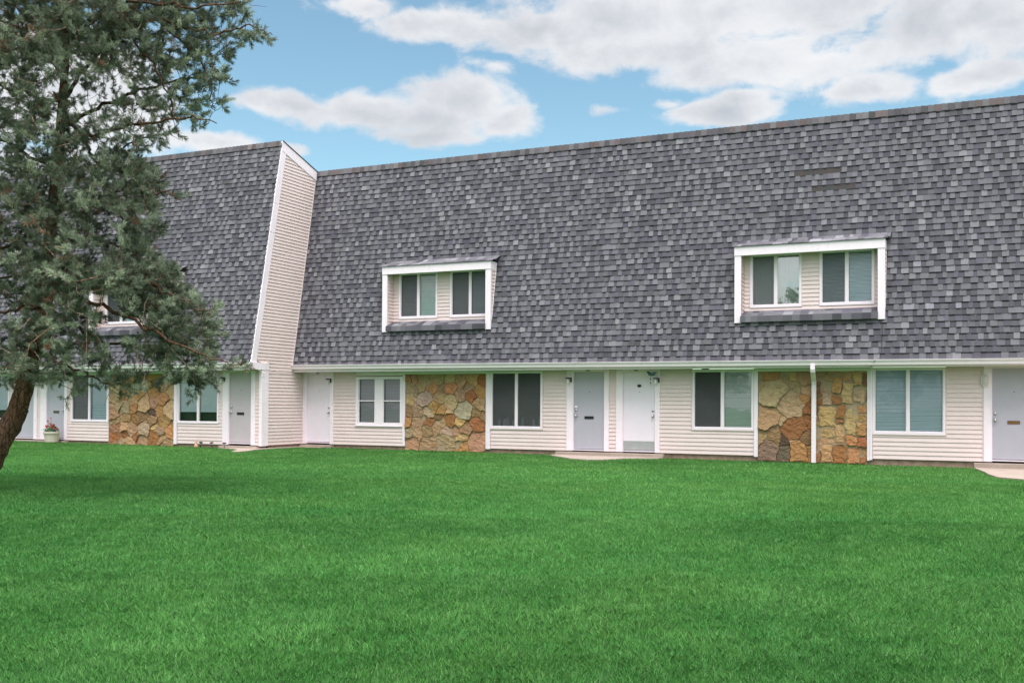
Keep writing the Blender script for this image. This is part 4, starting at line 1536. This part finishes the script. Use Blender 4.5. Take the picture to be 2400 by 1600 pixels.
orn.tube([(ox + 0.03, oy - 0.03, oz + 0.10), (ox + 0.075, oy - 0.05, oz + 0.05), (ox + 0.08, oy - 0.05, oz + 0.01)], [0.02, 0.016, 0.018], 8)
o = orn.build('garden_ornament', M['tan'], smooth=True)
tag(o, 'small tan garden ornament standing against the foundation beside path light', 'ornament')

# hanging bird wind chime
hx, hy, hz = 10.815, -0.22, 2.12
ch = empty('wind_chime', (hx, hy, hz), 'dark teal bird ornament hanging before the white door', 'wind chime')
MB().tube([(hx, hy, hz), (hx, hy, 2.0)], 0.003, 5).build('cord', M['black'], ch)
mb = MB()
mb.tube([(hx - 0.09, hy, 2.045), (hx - 0.06, hy, 2.03), (hx - 0.02, hy, 1.985), (hx + 0.04, hy, 1.968), (hx + 0.13, hy, 1.975)], [0.018, 0.034, 0.040, 0.028, 0.010], 12)
mb.tube([(hx - 0.105, hy, 2.052), (hx - 0.14, hy, 2.066)], [0.007, 0.002], 6)
mb.build('bird', M['teal'], ch, smooth=True)
mb = MB()
mb.face([(hx - 0.03, hy - 0.02, 2.0), (hx + 0.05, hy - 0.03, 1.985), (hx + 0.15, hy - 0.10, 2.02), (hx + 0.06, hy - 0.08, 2.04)])
mb.face([(hx - 0.03, hy + 0.02, 2.0), (hx + 0.05, hy + 0.03, 1.985), (hx + 0.15, hy + 0.10, 2.03), (hx + 0.06, hy + 0.08, 2.045)])
mb.build('wing', M['teal'], ch, recalc=False)
mb = MB()
mb.tube([(hx, hy, 1.96), (hx, hy, 1.70)], 0.0025, 5)
for zz in (1.855, 1.765):
    mb.lathe([(0.002, -0.022), (0.013, -0.012), (0.016, 0), (0.012, 0.014), (0.002, 0.024)], (hx, hy, zz), 10)
mb.build('bead_string', M['black'], ch)

# ================================================================== pine
TD = 15.0
rs = random.Random(5)
base_pt = at_depth(-88, 1190, TD)
tree = empty('pine_tree', (base_pt.x, base_pt.y, gz(base_pt.x)), 'leaning pine with blue-green needles and dark bark at the left edge of lawn', 'tree')
TRUNK = [(-98, 1212, 40), (-74, 1168, 34), (-43, 1110, 31), (-15, 1060, 28.5), (6, 1022, 26.5), (22, 998, 24.5), (41, 958, 21.5), (55, 920, 20), (64, 885, 19.5), (79, 825, 19), (92, 775, 18), (103, 725, 17), (112, 650, 15), (116, 570, 14), (124, 490, 13), (133, 410, 12), (140, 330, 11), (146, 250, 10), (152, 160, 8.5), (156, 60, 7), (160, -60, 5), (163, -170, 3)]
pxm = FPX / TD
def tp(x, y, dz=0.0):
    return at_depth(x, y, TD + dz)
BARK_LO, BARK_HI = (0.165, 0.092, 0.062), (0.20, 0.10, 0.060)
# smooth the trunk path
def catmull(pts, n=4):
    out_ = []
    P_ = [pts[0]] + list(pts) + [pts[-1]]
    for i in range(1, len(P_) - 2):
        for t in range(n):
            u = t / n
            out_.append(tuple(0.5 * ((2 * P_[i][k]) + (-P_[i - 1][k] + P_[i + 1][k]) * u + (2 * P_[i - 1][k] - 5 * P_[i][k] + 4 * P_[i + 1][k] - P_[i + 2][k]) * u * u + (-P_[i - 1][k] + 3 * P_[i][k] - 3 * P_[i + 1][k] + P_[i + 2][k]) * u ** 3) for k in range(len(pts[0]))))
    out_.append(tuple(pts[-1]))
    return out_
tr = catmull(TRUNK, 5)
mb = MB()
n_ = 28
pts = [tp(a[0], a[1]) for a in tr]
for i, (a, p) in enumerate(zip(tr, pts)):
    d = (pts[min(i + 1, len(pts) - 1)] - pts[max(i - 1, 0)]).normalized()
    u = d.cross(Vector((0, 1, 0))).normalized()
    v = d.cross(u).normalized()
    r0 = a[2] / pxm
    for k in range(n_):
        an = 2 * math.pi * k / n_
        rr = r0 * (1 + 0.05 * math.sin(3 * an + i * .3) + 0.06 * math.sin(7 * an + i * 0.45) + rs.uniform(-.05, .05))
        mb.v.append(tuple(p + u * (rr * math.cos(an)) + v * (rr * math.sin(an))))
for i in range(len(pts) - 1):
    f_ = max(0, min(1, (i - 30) / 30))
    col = tuple(BARK_LO[k] * (1 - f_) + BARK_HI[k] * f_ for k in range(3))
    for k in range(n_):
        k2 = (k + 1) % n_
        mb.f.append((i * n_ + k, i * n_ + k2, (i + 1) * n_ + k2, (i + 1) * n_ + k))
        mb.c.append(col)
        mb.mi.append(0)
mb.build('trunk', M['bark'], tree, smooth=True)

LIMBS = [
    [(146, 235, 0, 7), (200, 160, -.2, 6), (290, 80, -.5, 5.5), (368, 45, -.6, 5), (450, 70, -.6, 4.2), (530, 76, -.5, 3.4), (590, 60, -.4, 2.4), (640, 85, -.3, 1.5)],
    [(143, 270, 0, 7), (190, 320, .1, 6), (225, 375, .3, 5), (255, 450, .6, 4), (300, 540, .8, 3), (330, 610, .9, 2)],
    [(114, 600, 0, 7.5), (170, 630, -.3, 6.5), (240, 642, -.6, 5.5), (330, 652, -.8, 4.5), (400, 690, -.9, 3.5), (470, 728, -.9, 2), (505, 715, -.9, 1.2)],
    [(104, 715, 0, 7.5), (170, 760, .2, 6), (230, 795, .4, 5), (330, 812, .5, 3.6), (400, 840, .5, 2.4)],
    [(108, 690, 0, 7.5), (190, 700, -.4, 6.5), (300, 745, -.9, 5.2), (400, 795, -1.2, 4), (480, 835, -1.3, 2.6), (560, 862, -1.3, 1.4)],
    [(104, 725, 0, 6.5), (60, 715, -.3, 5.5), (0, 735, -.6, 4.5), (-90, 770, -.8, 3)],
    [(126, 480, 0, 6.5), (70, 520, -.2, 5.5), (0, 590, -.3, 4.5), (-110, 640, -.4, 3)],
    [(134, 400, 0, 6.5), (60, 360, .3, 5.5), (-20, 320, .6, 4.5), (-140, 300, .9, 3)],
    [(142, 300, 0, 7), (230, 255, .3, 6), (330, 210, .6, 5), (430, 185, .8, 4), (520, 180, .9, 2.4), (550, 190, .9, 1.4)],
    [(124, 500, 0, 6.5), (210, 475, -.3, 5.2), (300, 445, -.6, 4), (370, 450, -.8, 2.8), (425, 466, -.8, 1.5)],
    [(118, 560, 0, 6.5), (200, 560, .5, 5), (290, 580, .9, 4), (360, 600, 1.1, 2.5)],
    [(84, 820, 0, 5.5), (140, 850, -.2, 4.5), (210, 880, -.3, 3.2), (270, 905, -.4, 2)],
    [(94, 780, 0, 5), (50, 830, -.3, 4), (0, 870, -.5, 3), (-60, 880, -.6, 2)],
    [(150, 180, 0, 6.5), (90, 110, -.4, 5.2), (20, 60, -.8, 4), (-80, 20, -1.1, 3)],
    [(153, 120, 0, 6), (230, 40, .4, 5), (320, -30, .7, 4), (440, -60, .9, 3)],
    [(154, 90, 0, 5.5), (300, 10, -.6, 4.5), (430, 15, -.9, 3.5), (560, 10, -1.0, 2.2)],
    [(140, 330, 0, 6.5), (240, 310, -.5, 5), (340, 290, -.9, 4), (440, 275, -1.1, 2.8), (505, 290, -1.1, 1.5)],
    [(146, 240, 0, 6), (60, 220, -.5, 5), (-40, 190, -.9, 4), (-160, 170, -1.2, 3)],
    [(150, 150, 0, 6), (80, 60, .6, 5), (0, -20, 1.0, 4)],
    [(112, 640, 0, 6), (60, 640, .6, 5), (-20, 660, 1.0, 4), (-130, 690, 1.4, 3)],
    [(158, 0, 0, 5), (230, -80, -.2, 4), (330, -120, -.4, 3)],
    [(158, 10, 0, 5), (90, -60, .2, 4), (0, -120, .4, 3)],
    [(300, 82, -.5, 4), (360, 150, -.7, 3.4), (400, 240, -.8, 2.6), (420, 320, -.8, 1.6)],
    [(368, 50, -.6, 4), (440, 110, -.4, 3.2), (490, 180, -.3, 2.6), (500, 250, -.3, 1.6), (488, 295, -.3, 1)],
    [(230, 380, .3, 4), (300, 340, .5, 3), (370, 315, .6, 2), (410, 320, .6, 1)],
]
nodes = []          # (pos, radius)
for a, p in zip(tr[25:], pts[25:]):
    nodes.append((p, a[2] / pxm))
brm = MB()
for L in LIMBS:
    path = catmull(L, 6)
    pp = []
    for i, (x, y, dz, r_) in enumerate(path):
        j = 0.02 if i else 0
        pp.append(tp(x, y, dz) + Vector((rs.gauss(0, j), rs.gauss(0, j), rs.gauss(0, j))))
    rad = [max(a[3] * 0.72, 0.7) / pxm for a in path]
    brm.tube(pp, rad, 8, (0.12, 0.065, 0.04))
    nodes += list(zip(pp, rad))

PADS = [(60,60,130,90,1.2),(200,60,120,70,1),(330,30,120,50,1),(450,30,90,45,.9),(555,20,45,28,.5),(60,160,90,50,1.0),(190,130,80,50,.6),(290,100,90,50,.8),(400,110,80,45,.8),(500,110,60,35,.7),(580,75,50,24,.6),(625,85,28,16,.35),
        (40,260,90,50,1.0),(150,250,60,40,.5),(230,180,60,40,.4),(330,170,70,40,.55),(440,180,70,40,.7),(520,175,35,22,.5),(500,235,30,25,.5),(400,240,70,40,.6),(300,250,80,40,.45),(472,280,32,18,.5),(200,310,80,40,.7),(90,340,90,40,.9),(330,320,60,35,.65),(392,322,28,16,.4),
        (30,420,70,50,1.1),(150,400,80,40,.9),(270,400,70,50,1.1),(335,440,45,55,1.1),(415,465,25,13,.3),(120,480,100,50,.7),(220,480,60,50,.8),(320,530,55,60,1.1),(50,520,80,50,.7),(180,560,70,50,.8),(70,600,90,50,.9),(300,600,65,40,1),
        (360,645,55,28,1.1),(280,650,70,40,1.1),(170,650,60,40,.9),(60,680,70,40,.8),(405,700,50,28,1.0),(480,716,32,12,.4),(330,720,55,30,.75),(130,720,70,45,1),(200,745,40,25,.3),(470,760,50,26,.9),(390,770,55,28,.8),(150,800,80,40,1),(60,780,70,40,.5),(500,790,35,16,.5),(425,830,80,33,1.1),(540,860,42,11,.45),(330,820,50,28,.5),(230,850,50,36,.5),(120,870,50,36,.8),(25,860,50,50,1.1),(460,885,45,25,.9),(370,880,55,20,.45),(300,890,60,26,.4),(260,918,35,16,.25),(145,925,25,14,.3),(452,925,16,20,.35),(185,905,35,25,.4),
        (-120,100,130,110,1.8),(-120,320,120,110,1.6),(-110,560,120,110,1.6),(-120,780,110,100,1.4),(100,-60,150,70,1.5),(320,-60,150,60,1.2),(480,-40,90,40,.6),(150,-150,120,50,.8)]
PADS = [(a_, b_, c_, d_, w_ * (2.6 if (160 < a_ < 430 and 600 < b_ < 790) else 1.35 if (a_ > 230 and 620 < b_ < 900) else 1.0)) for a_, b_, c_, d_, w_ in PADS]
tot = sum(p[4] * p[2] * p[3] for p in PADS)
NT_ = 7000
targets = []
for cx, cy, rx, ry, wgt in PADS:
    n = max(3, int(round(NT_ * wgt * rx * ry / tot)))
    for _ in range(n):
        a = rs.uniform(0, 2 * math.pi)
        q = math.sqrt(rs.random())
        x, y = cx + rx * q * math.cos(a), cy + ry * q * math.sin(a)
        # crown is deeper near the trunk than at its tips
        half = 1.5 * max(0.25, 1 - abs(x - 130) / 620)
        dz = (rs.gauss(0, 0.6) - 0.25) * half
        targets.append(tp(x, y, dz))
npos = np.array([p for p, r in nodes])
nrad = [r for p, r in nodes]
T = np.array(targets)
dmin = np.min(np.linalg.norm(T[:, None, :] - npos[None, ::2, :], axis=2), axis=1)
order = np.argsort(dmin)
pos_l = [np.array(p) for p in npos]
buf = np.zeros((len(pos_l) + len(targets) * 5, 3))
buf[:len(pos_l)] = npos
cnt = len(pos_l)
NV, NF, NCc = [], [], []     # needles
tc_ = Vector(tp(120, 500))
twm = MB()
def tuft(p, d, length, nn, col, spread):
    """needles round a shoot from p along d"""
    up = d.cross(Vector((0.31, 0.17, 0.93)))
    if up.length < 0.1:
        up = d.cross(Vector((1, 0, 0)))
    up.normalize()
    sd_ = d.cross(up)
    for i in range(nn):
        t = rs.random()
        o_ = p + d * (length * (t ** 0.8))
        a = rs.uniform(0, 6.283)
        ang = spread * rs.uniform(0.55, 1.25) * (1.15 - 0.55 * t)
        nd_ = (d * math.cos(ang) + (up * math.cos(a) + sd_ * math.sin(a)) * math.sin(ang))
        L_ = rs.uniform(0.045, 0.075)
        tip = o_ + nd_ * L_ + Vector((0, 0, -0.004))
        wv = nd_.cross(Vector((rs.uniform(-1, 1), rs.uniform(-1, 1), rs.uniform(-1, 1))))
        if wv.length < 1e-3:
            continue
        wv = wv.normalized() * 0.0025
        b = len(NV)
        m_ = o_ + (tip - o_) * 0.6
        NV.extend((o_ - wv * .7, o_ + wv * .7, m_ + wv, tip, m_ - wv))
        NF.append((b, b + 1, b + 2, b + 3, b + 4))
        f_ = rs.uniform(0.8, 1.25)
        NCc.append((col[0] * f_, col[1] * f_, col[2] * f_))
for ti in order:
    t = T[ti]
    dd = np.linalg.norm(buf[:cnt] - t, axis=1)
    j = int(np.argmin(dd + 0.06 * (rng.random(cnt))))
    a = Vector(buf[j])
    b = Vector(t)
    D_ = (b - a).length
    if D_ < 0.03:
        b = b + Vector((rs.gauss(0, .08), rs.gauss(0, .08), rs.gauss(0, .08)))
        D_ = (b - a).length
    sag = -0.10 * D_
    prev = a
    path = [a]
    for s_ in (0.33, 0.66, 1.0):
        q = a.lerp(b, s_) + Vector((rs.gauss(0, .06) * D_, rs.gauss(0, .06) * D_, sag * math.sin(s_ * math.pi) + rs.gauss(0, .04) * D_))
        path.append(q)
    r0 = min(0.011, 0.0035 + 0.008 * D_)
    twm.tube(path, [r0, r0 * .8, r0 * .6, r0 * .4], 4, rs.choice([(0.17, 0.10, 0.065), (0.12, 0.085, 0.065), (0.26, 0.19, 0.14)]), cap=False)
    for q in path[1:]:
        buf[cnt] = q
        cnt += 1
    # shoots at the end of the twig
    outd = (b - Vector((tc_.x, tc_.y, b.z)))
    outd = outd.normalized() if outd.length > 1e-3 else Vector((1, 0, 0))
    tone = rs.random()
    if tone > 0.82:
        tone = 1.7
    elif tone < 0.35:
        tone = -0.25
    if rs.random() < 0.028:
        col = (0.22, 0.13, 0.08)
    else:
        col = (0.138 + 0.135 * tone, 0.168 + 0.150 * tone, 0.112 + 0.108 * tone)
    for s_ in range(rs.choice((2, 3, 3, 4))):
        sp = path[-1] if s_ == 0 else path[-2].lerp(path[-1], rs.random())
        dv = (outd * 0.45 + (path[-1] - path[-2]).normalized() * 0.6 + Vector((rs.gauss(0, .5), rs.gauss(0, .5), rs.gauss(0.22, .4)))).normalized()
        ln = rs.uniform(0.07, 0.15)
        twm.tube([sp, sp + dv * ln], [0.0035, 0.002], 3, (0.12, 0.085, 0.05), cap=False)
        tuft(sp, dv, ln, rs.randint(46, 58), col, 0.9)
# bare, pale dead twigs hanging inside the crown
rs2 = random.Random(41)
for _ in range(300):
    p0 = Vector(T[rs2.randrange(len(T))]) - Vector((F.x, F.y, 0)) * rs2.uniform(0.0, 0.5)
    d_ = Vector((rs2.gauss(0, 1), rs2.gauss(0, .6), rs2.gauss(-.5, .7))).normalized()
    pth = [p0]
    for q_ in range(4):
        d_ = (d_ + Vector((rs2.gauss(0, .4), rs2.gauss(0, .4), rs2.gauss(-.05, .35)))).normalized()
        pth.append(pth[-1] + d_ * rs2.uniform(.06, .13))
    twm.tube(pth, [.005, .0045, .004, .003, .002], 4, rs2.choice([(0.34, 0.26, 0.20), (0.20, 0.12, 0.08), (0.15, 0.09, 0.06)]), cap=False)
brm.build('branch', M['bark'], tree, smooth=True)
twm.build('twig', M['bark'], tree, recalc=False)
off = WORLD[tree.name]
me = bpy.data.meshes.new('needle_foliage')
me.from_pydata([(v.x - off.x, v.y - off.y, v.z - off.z) for v in NV], [], NF)
at = me.color_attributes.new('Col', 'FLOAT_COLOR', 'CORNER')
ca = np.ones((len(NF), 5, 4), dtype=np.float32)
ca[:, :, :3] = np.array(NCc, dtype=np.float32)[:, None, :]
at.data.foreach_set('color', ca.ravel())
me.materials.append(M['needle'])
o = bpy.data.objects.new('foliage', me)
scene.collection.objects.link(o)
o.parent = tree
# a few cones
rs = random.Random(9)
for i in range(12):
    c = Vector(T[rs.randrange(len(T))])
    MB().lathe([(0.003, 0.03), (0.016, 0.018), (0.022, 0.0), (0.018, -0.02), (0.004, -0.035)], c, 10).build('pine_cone', M['rust'], tree, smooth=True)

# ================================================================== trees across the lawn, seen mirrored in the panes
def leafy_tree(x, y, hgt, rad, label, seed):
    r_ = random.Random(seed)
    z0 = gz(x)
    t_ = empty('broadleaf_tree', (x, y, z0), label, 'tree', 'broadleaf trees across the lawn')
    mb = MB()
    mb.tube([(x, y, z0 - .1), (x + .1, y, z0 + hgt * .25), (x, y + .1, z0 + hgt * .5), (x, y, z0 + hgt * .85)], [.3, .24, .17, .05], 10, (0.08, 0.06, 0.045))
    for k in range(9):
        a = r_.uniform(0, 6.28)
        zz = z0 + hgt * r_.uniform(.25, .6)
        mb.tube([(x, y, zz), (x + math.cos(a) * rad * .4, y + math.sin(a) * rad * .4, zz + hgt * .12), (x + math.cos(a) * rad * .75, y + math.sin(a) * rad * .75, zz + hgt * .2)], [.10, .06, .02], 6, (0.08, 0.06, 0.045))
    mb.build('trunk', M['bark'], t_, smooth=True)
    mb = MB()
    clumps = []
    for _ in range(46):
        a, q = r_.uniform(0, 6.28), math.sqrt(r_.random())
        zz = r_.uniform(.22, 1.0)
        rr = rad * math.sin(math.pi * min(1, (zz - .12) * .95)) ** .6
        clumps.append((x + rr * q * math.cos(a), y + rr * q * math.sin(a), z0 + hgt * zz, r_.uniform(.5, 1.1)))
    for cx, cy, cz, cr in clumps:
        tone = r_.uniform(.7, 1.2)
        for _ in range(95):
            d = Vector((r_.gauss(0, 1), r_.gauss(0, 1), r_.gauss(0, .8))).normalized() * cr * r_.random() ** .4
            c = Vector((cx, cy, cz)) + d
            u = Vector((r_.gauss(0, 1), r_.gauss(0, 1), r_.gauss(0, 1))).normalized() * .13
            v = u.cross(Vector((r_.gauss(0, 1), r_.gauss(0, 1), r_.gauss(0, 1)))).normalized() * .10
            mb.face([c - u, c - v, c + u, c + v], (0.06 * tone, 0.105 * tone, 0.035 * tone))
    mb.build('foliage', M['needle'], t_, recalc=False)
for i, (x_, y_, h_, r_) in enumerate([(-16, -58, 9.5, 4.2), (-9, -62, 11, 4.5), (-1, -57, 9, 4), (6, -63, 11.5, 4.6), (13, -58, 10, 4.2), (20, -64, 12, 4.8), (27, -59, 9.5, 4.2), (35, -63, 11, 4.6), (43, -58, 10, 4.4), (-24, -61, 10.5, 4.4)]):
    leafy_tree(x_, y_, h_, r_, 'round-crowned broadleaf tree beyond the near edge of the lawn, behind the viewer', 100 + i)

# ================================================================== grass
def in_poly(px_, py_, poly):
    c = np.zeros(len(px_), dtype=bool)
    n = len(poly)
    j = n - 1
    for i in range(n):
        xi, yi = poly[i]
        xj, yj = poly[j]
        cond = ((yi > py_) != (yj > py_)) & (px_ < (xj - xi) * (py_ - yi) / (yj - yi + 1e-12) + xi)
        c ^= cond
        j = i
    return c

def vnoise(x, y, s, seed):
    g_ = np.random.default_rng(seed).random((64, 64))
    u, v = x * s, y * s
    iu, iv = np.floor(u).astype(int), np.floor(v).astype(int)
    fu, fv = u - iu, v - iv
    fu, fv = fu * fu * (3 - 2 * fu), fv * fv * (3 - 2 * fv)
    a = g_[iu % 64, iv % 64]; b = g_[(iu + 1) % 64, iv % 64]; c = g_[iu % 64, (iv + 1) % 64]; d = g_[(iu + 1) % 64, (iv + 1) % 64]
    return (a * (1 - fu) + b * fu) * (1 - fv) + (c * (1 - fu) + d * fu) * fv

fh = Vector((F.x, F.y, 0)).normalized()
rh = Vector((fh.y, -fh.x, 0))
X_, Y_, S_ = [], [], []
for d0, d1, dens_ in ((2.2, 5.5, 10500), (5.5, 8, 7000), (8, 12, 3800), (12, 18, 1700), (18, 34, 850)):
    area = 0.58 * (d1 * d1 - d0 * d0) + 2 * 2.3 * (d1 - d0)
    n = int(area * dens_)
    # evenly over a wedge 2.3 m wider on each side than the lens needs
    q0, q1 = (d0 + 3.97) ** 2, (d1 + 3.97) ** 2
    dd = np.sqrt(rng.random(n) * (q1 - q0) + q0) - 3.97
    ll = (rng.random(n) * 2 - 1) * (0.58 * dd + 2.3)
    x = CAM.x + fh.x * dd + rh.x * ll
    y = CAM.y + fh.y * dd + rh.y * ll
    X_.append(x); Y_.append(y); S_.append(dd)
x = np.concatenate(X_); y = np.concatenate(Y_); dist = np.concatenate(S_)
keep = np.where(x < 0.05, y < -P - 0.02, y < 0.0) & (x > -15.9) & (x < 27)
for pl in PATHS.values():
    keep &= ~in_poly(x, y, pl)
for a, b, c in ((-9.95, -7.45, -P - 0.15), (-1.42, 0.05, -P - 0.15), (0.0, 1.12, -.17), (8.2, 11.13, -.17), (18.24, 20.6, -.17)):
    keep &= ~((x > a) & (x < b) & (y > c))
keep &= ~((x < 0.05) & (x > -0.35) & (y > -P - 0.02))
x, y, dist = x[keep], y[keep], dist[keep]
n = len(x)
nA = vnoise(x + 100, y + 100, 0.35, 1); nB = vnoise(x + 100, y + 100, 1.3, 2); nC = vnoise(x + 100, y + 100, 5.0, 3)
nD = vnoise(x + 100, y + 100, 11.0, 5)
patch = np.clip(0.52 + 1.5 * (0.24 * nA + 0.30 * nB + 0.26 * nC + 0.20 * nD - 0.5), 0, 1)
h = (0.022 + 0.024 * rng.random(n)) * (0.75 + 0.5 * nC) * (0.85 + 0.3 * nB)
tall = rng.random(n) < 0.006
h[tall] *= 1.5
wd = (0.0012 + 0.0009 * rng.random(n)) * (1 + dist / 14)
ang = rng.random(n) * 2 * np.pi
lean = (0.2 + 0.75 * rng.random(n)) * h
la = rng.random(n) * 2 * np.pi + 0.0
# blades lean together in loose tufts
ta = vnoise(x + 50, y + 50, 3.0, 8) * 9.0
la = np.where(rng.random(n) < 0.35, ta + rng.normal(0, 0.8, n), la)
gzv = -0.112 - 0.0028 * np.clip(x, -15, 25) - 0.002
cx_, sx_ = np.cos(ang) * wd, np.sin(ang) * wd
lx, ly = np.cos(la) * lean, np.sin(la) * lean
V = np.zeros((n, 5, 3), dtype=np.float32)
V[:, 0] = np.stack([x - cx_, y - sx_, gzv], 1)
V[:, 1] = np.stack([x + cx_, y + sx_, gzv], 1)
V[:, 2] = np.stack([x + lx * .35 + cx_ * .8, y + ly * .35 + sx_ * .8, gzv + h * .62], 1)
V[:, 3] = np.stack([x + lx, y + ly, gzv + h * (1 - 0.12 * rng.random(n))], 1)
V[:, 4] = np.stack([x + lx * .35 - cx_ * .8, y + ly * .35 - sx_ * .8, gzv + h * .62], 1)
me = bpy.data.meshes.new('grass')
me.vertices.add(n * 5)
me.vertices.foreach_set('co', V.ravel())
me.loops.add(n * 5)
me.loops.foreach_set('vertex_index', np.arange(n * 5, dtype=np.int32))
me.polygons.add(n)
me.polygons.foreach_set('loop_start', np.arange(0, n * 5, 5, dtype=np.int32))
me.update(calc_edges=True)
base_c = np.array([[0.036, 0.148, 0.027]]) * (1 - patch[:, None]) * 1.0 + np.array([[0.135, 0.345, 0.086]]) * patch[:, None]
f_ = (0.62 + 0.76 * rng.random(n))[:, None]
base_c = base_c * f_
straw = np.clip((vnoise(x + 20, y + 70, 0.8, 12) - 0.62) * 4, 0, 1)[:, None] * (rng.random(n) < 0.5)[:, None]
base_c = base_c * (1 + straw * np.array([[0.18, 0.03, 0.0]]))
near_house = np.clip((y + 15) / 12.0, 0, 1)[:, None]      # blade colour slightly paler and warmer towards the building
base_c = base_c * (1 + near_house * np.array([[0.22, 0.06, 0.02]]))
pale = (rng.random(n) < 0.05) | tall
base_c[pale] = base_c[pale] * 0.5 + np.array([0.18, 0.32, 0.12]) * 0.5
cc = np.ones((n, 5, 4), dtype=np.float32)
cc[:, :, :3] = base_c[:, None, :]
at = me.color_attributes.new('Col', 'FLOAT_COLOR', 'CORNER')
at.data.foreach_set('color', cc.ravel())
me.materials.append(M['grass'])
o = bpy.data.objects.new('grass', me)
scene.collection.objects.link(o)
tag(o, 'short mown green grass covering the whole lawn', 'grass', None, 'stuff')
print('blades', n, 'needles', len(NF))
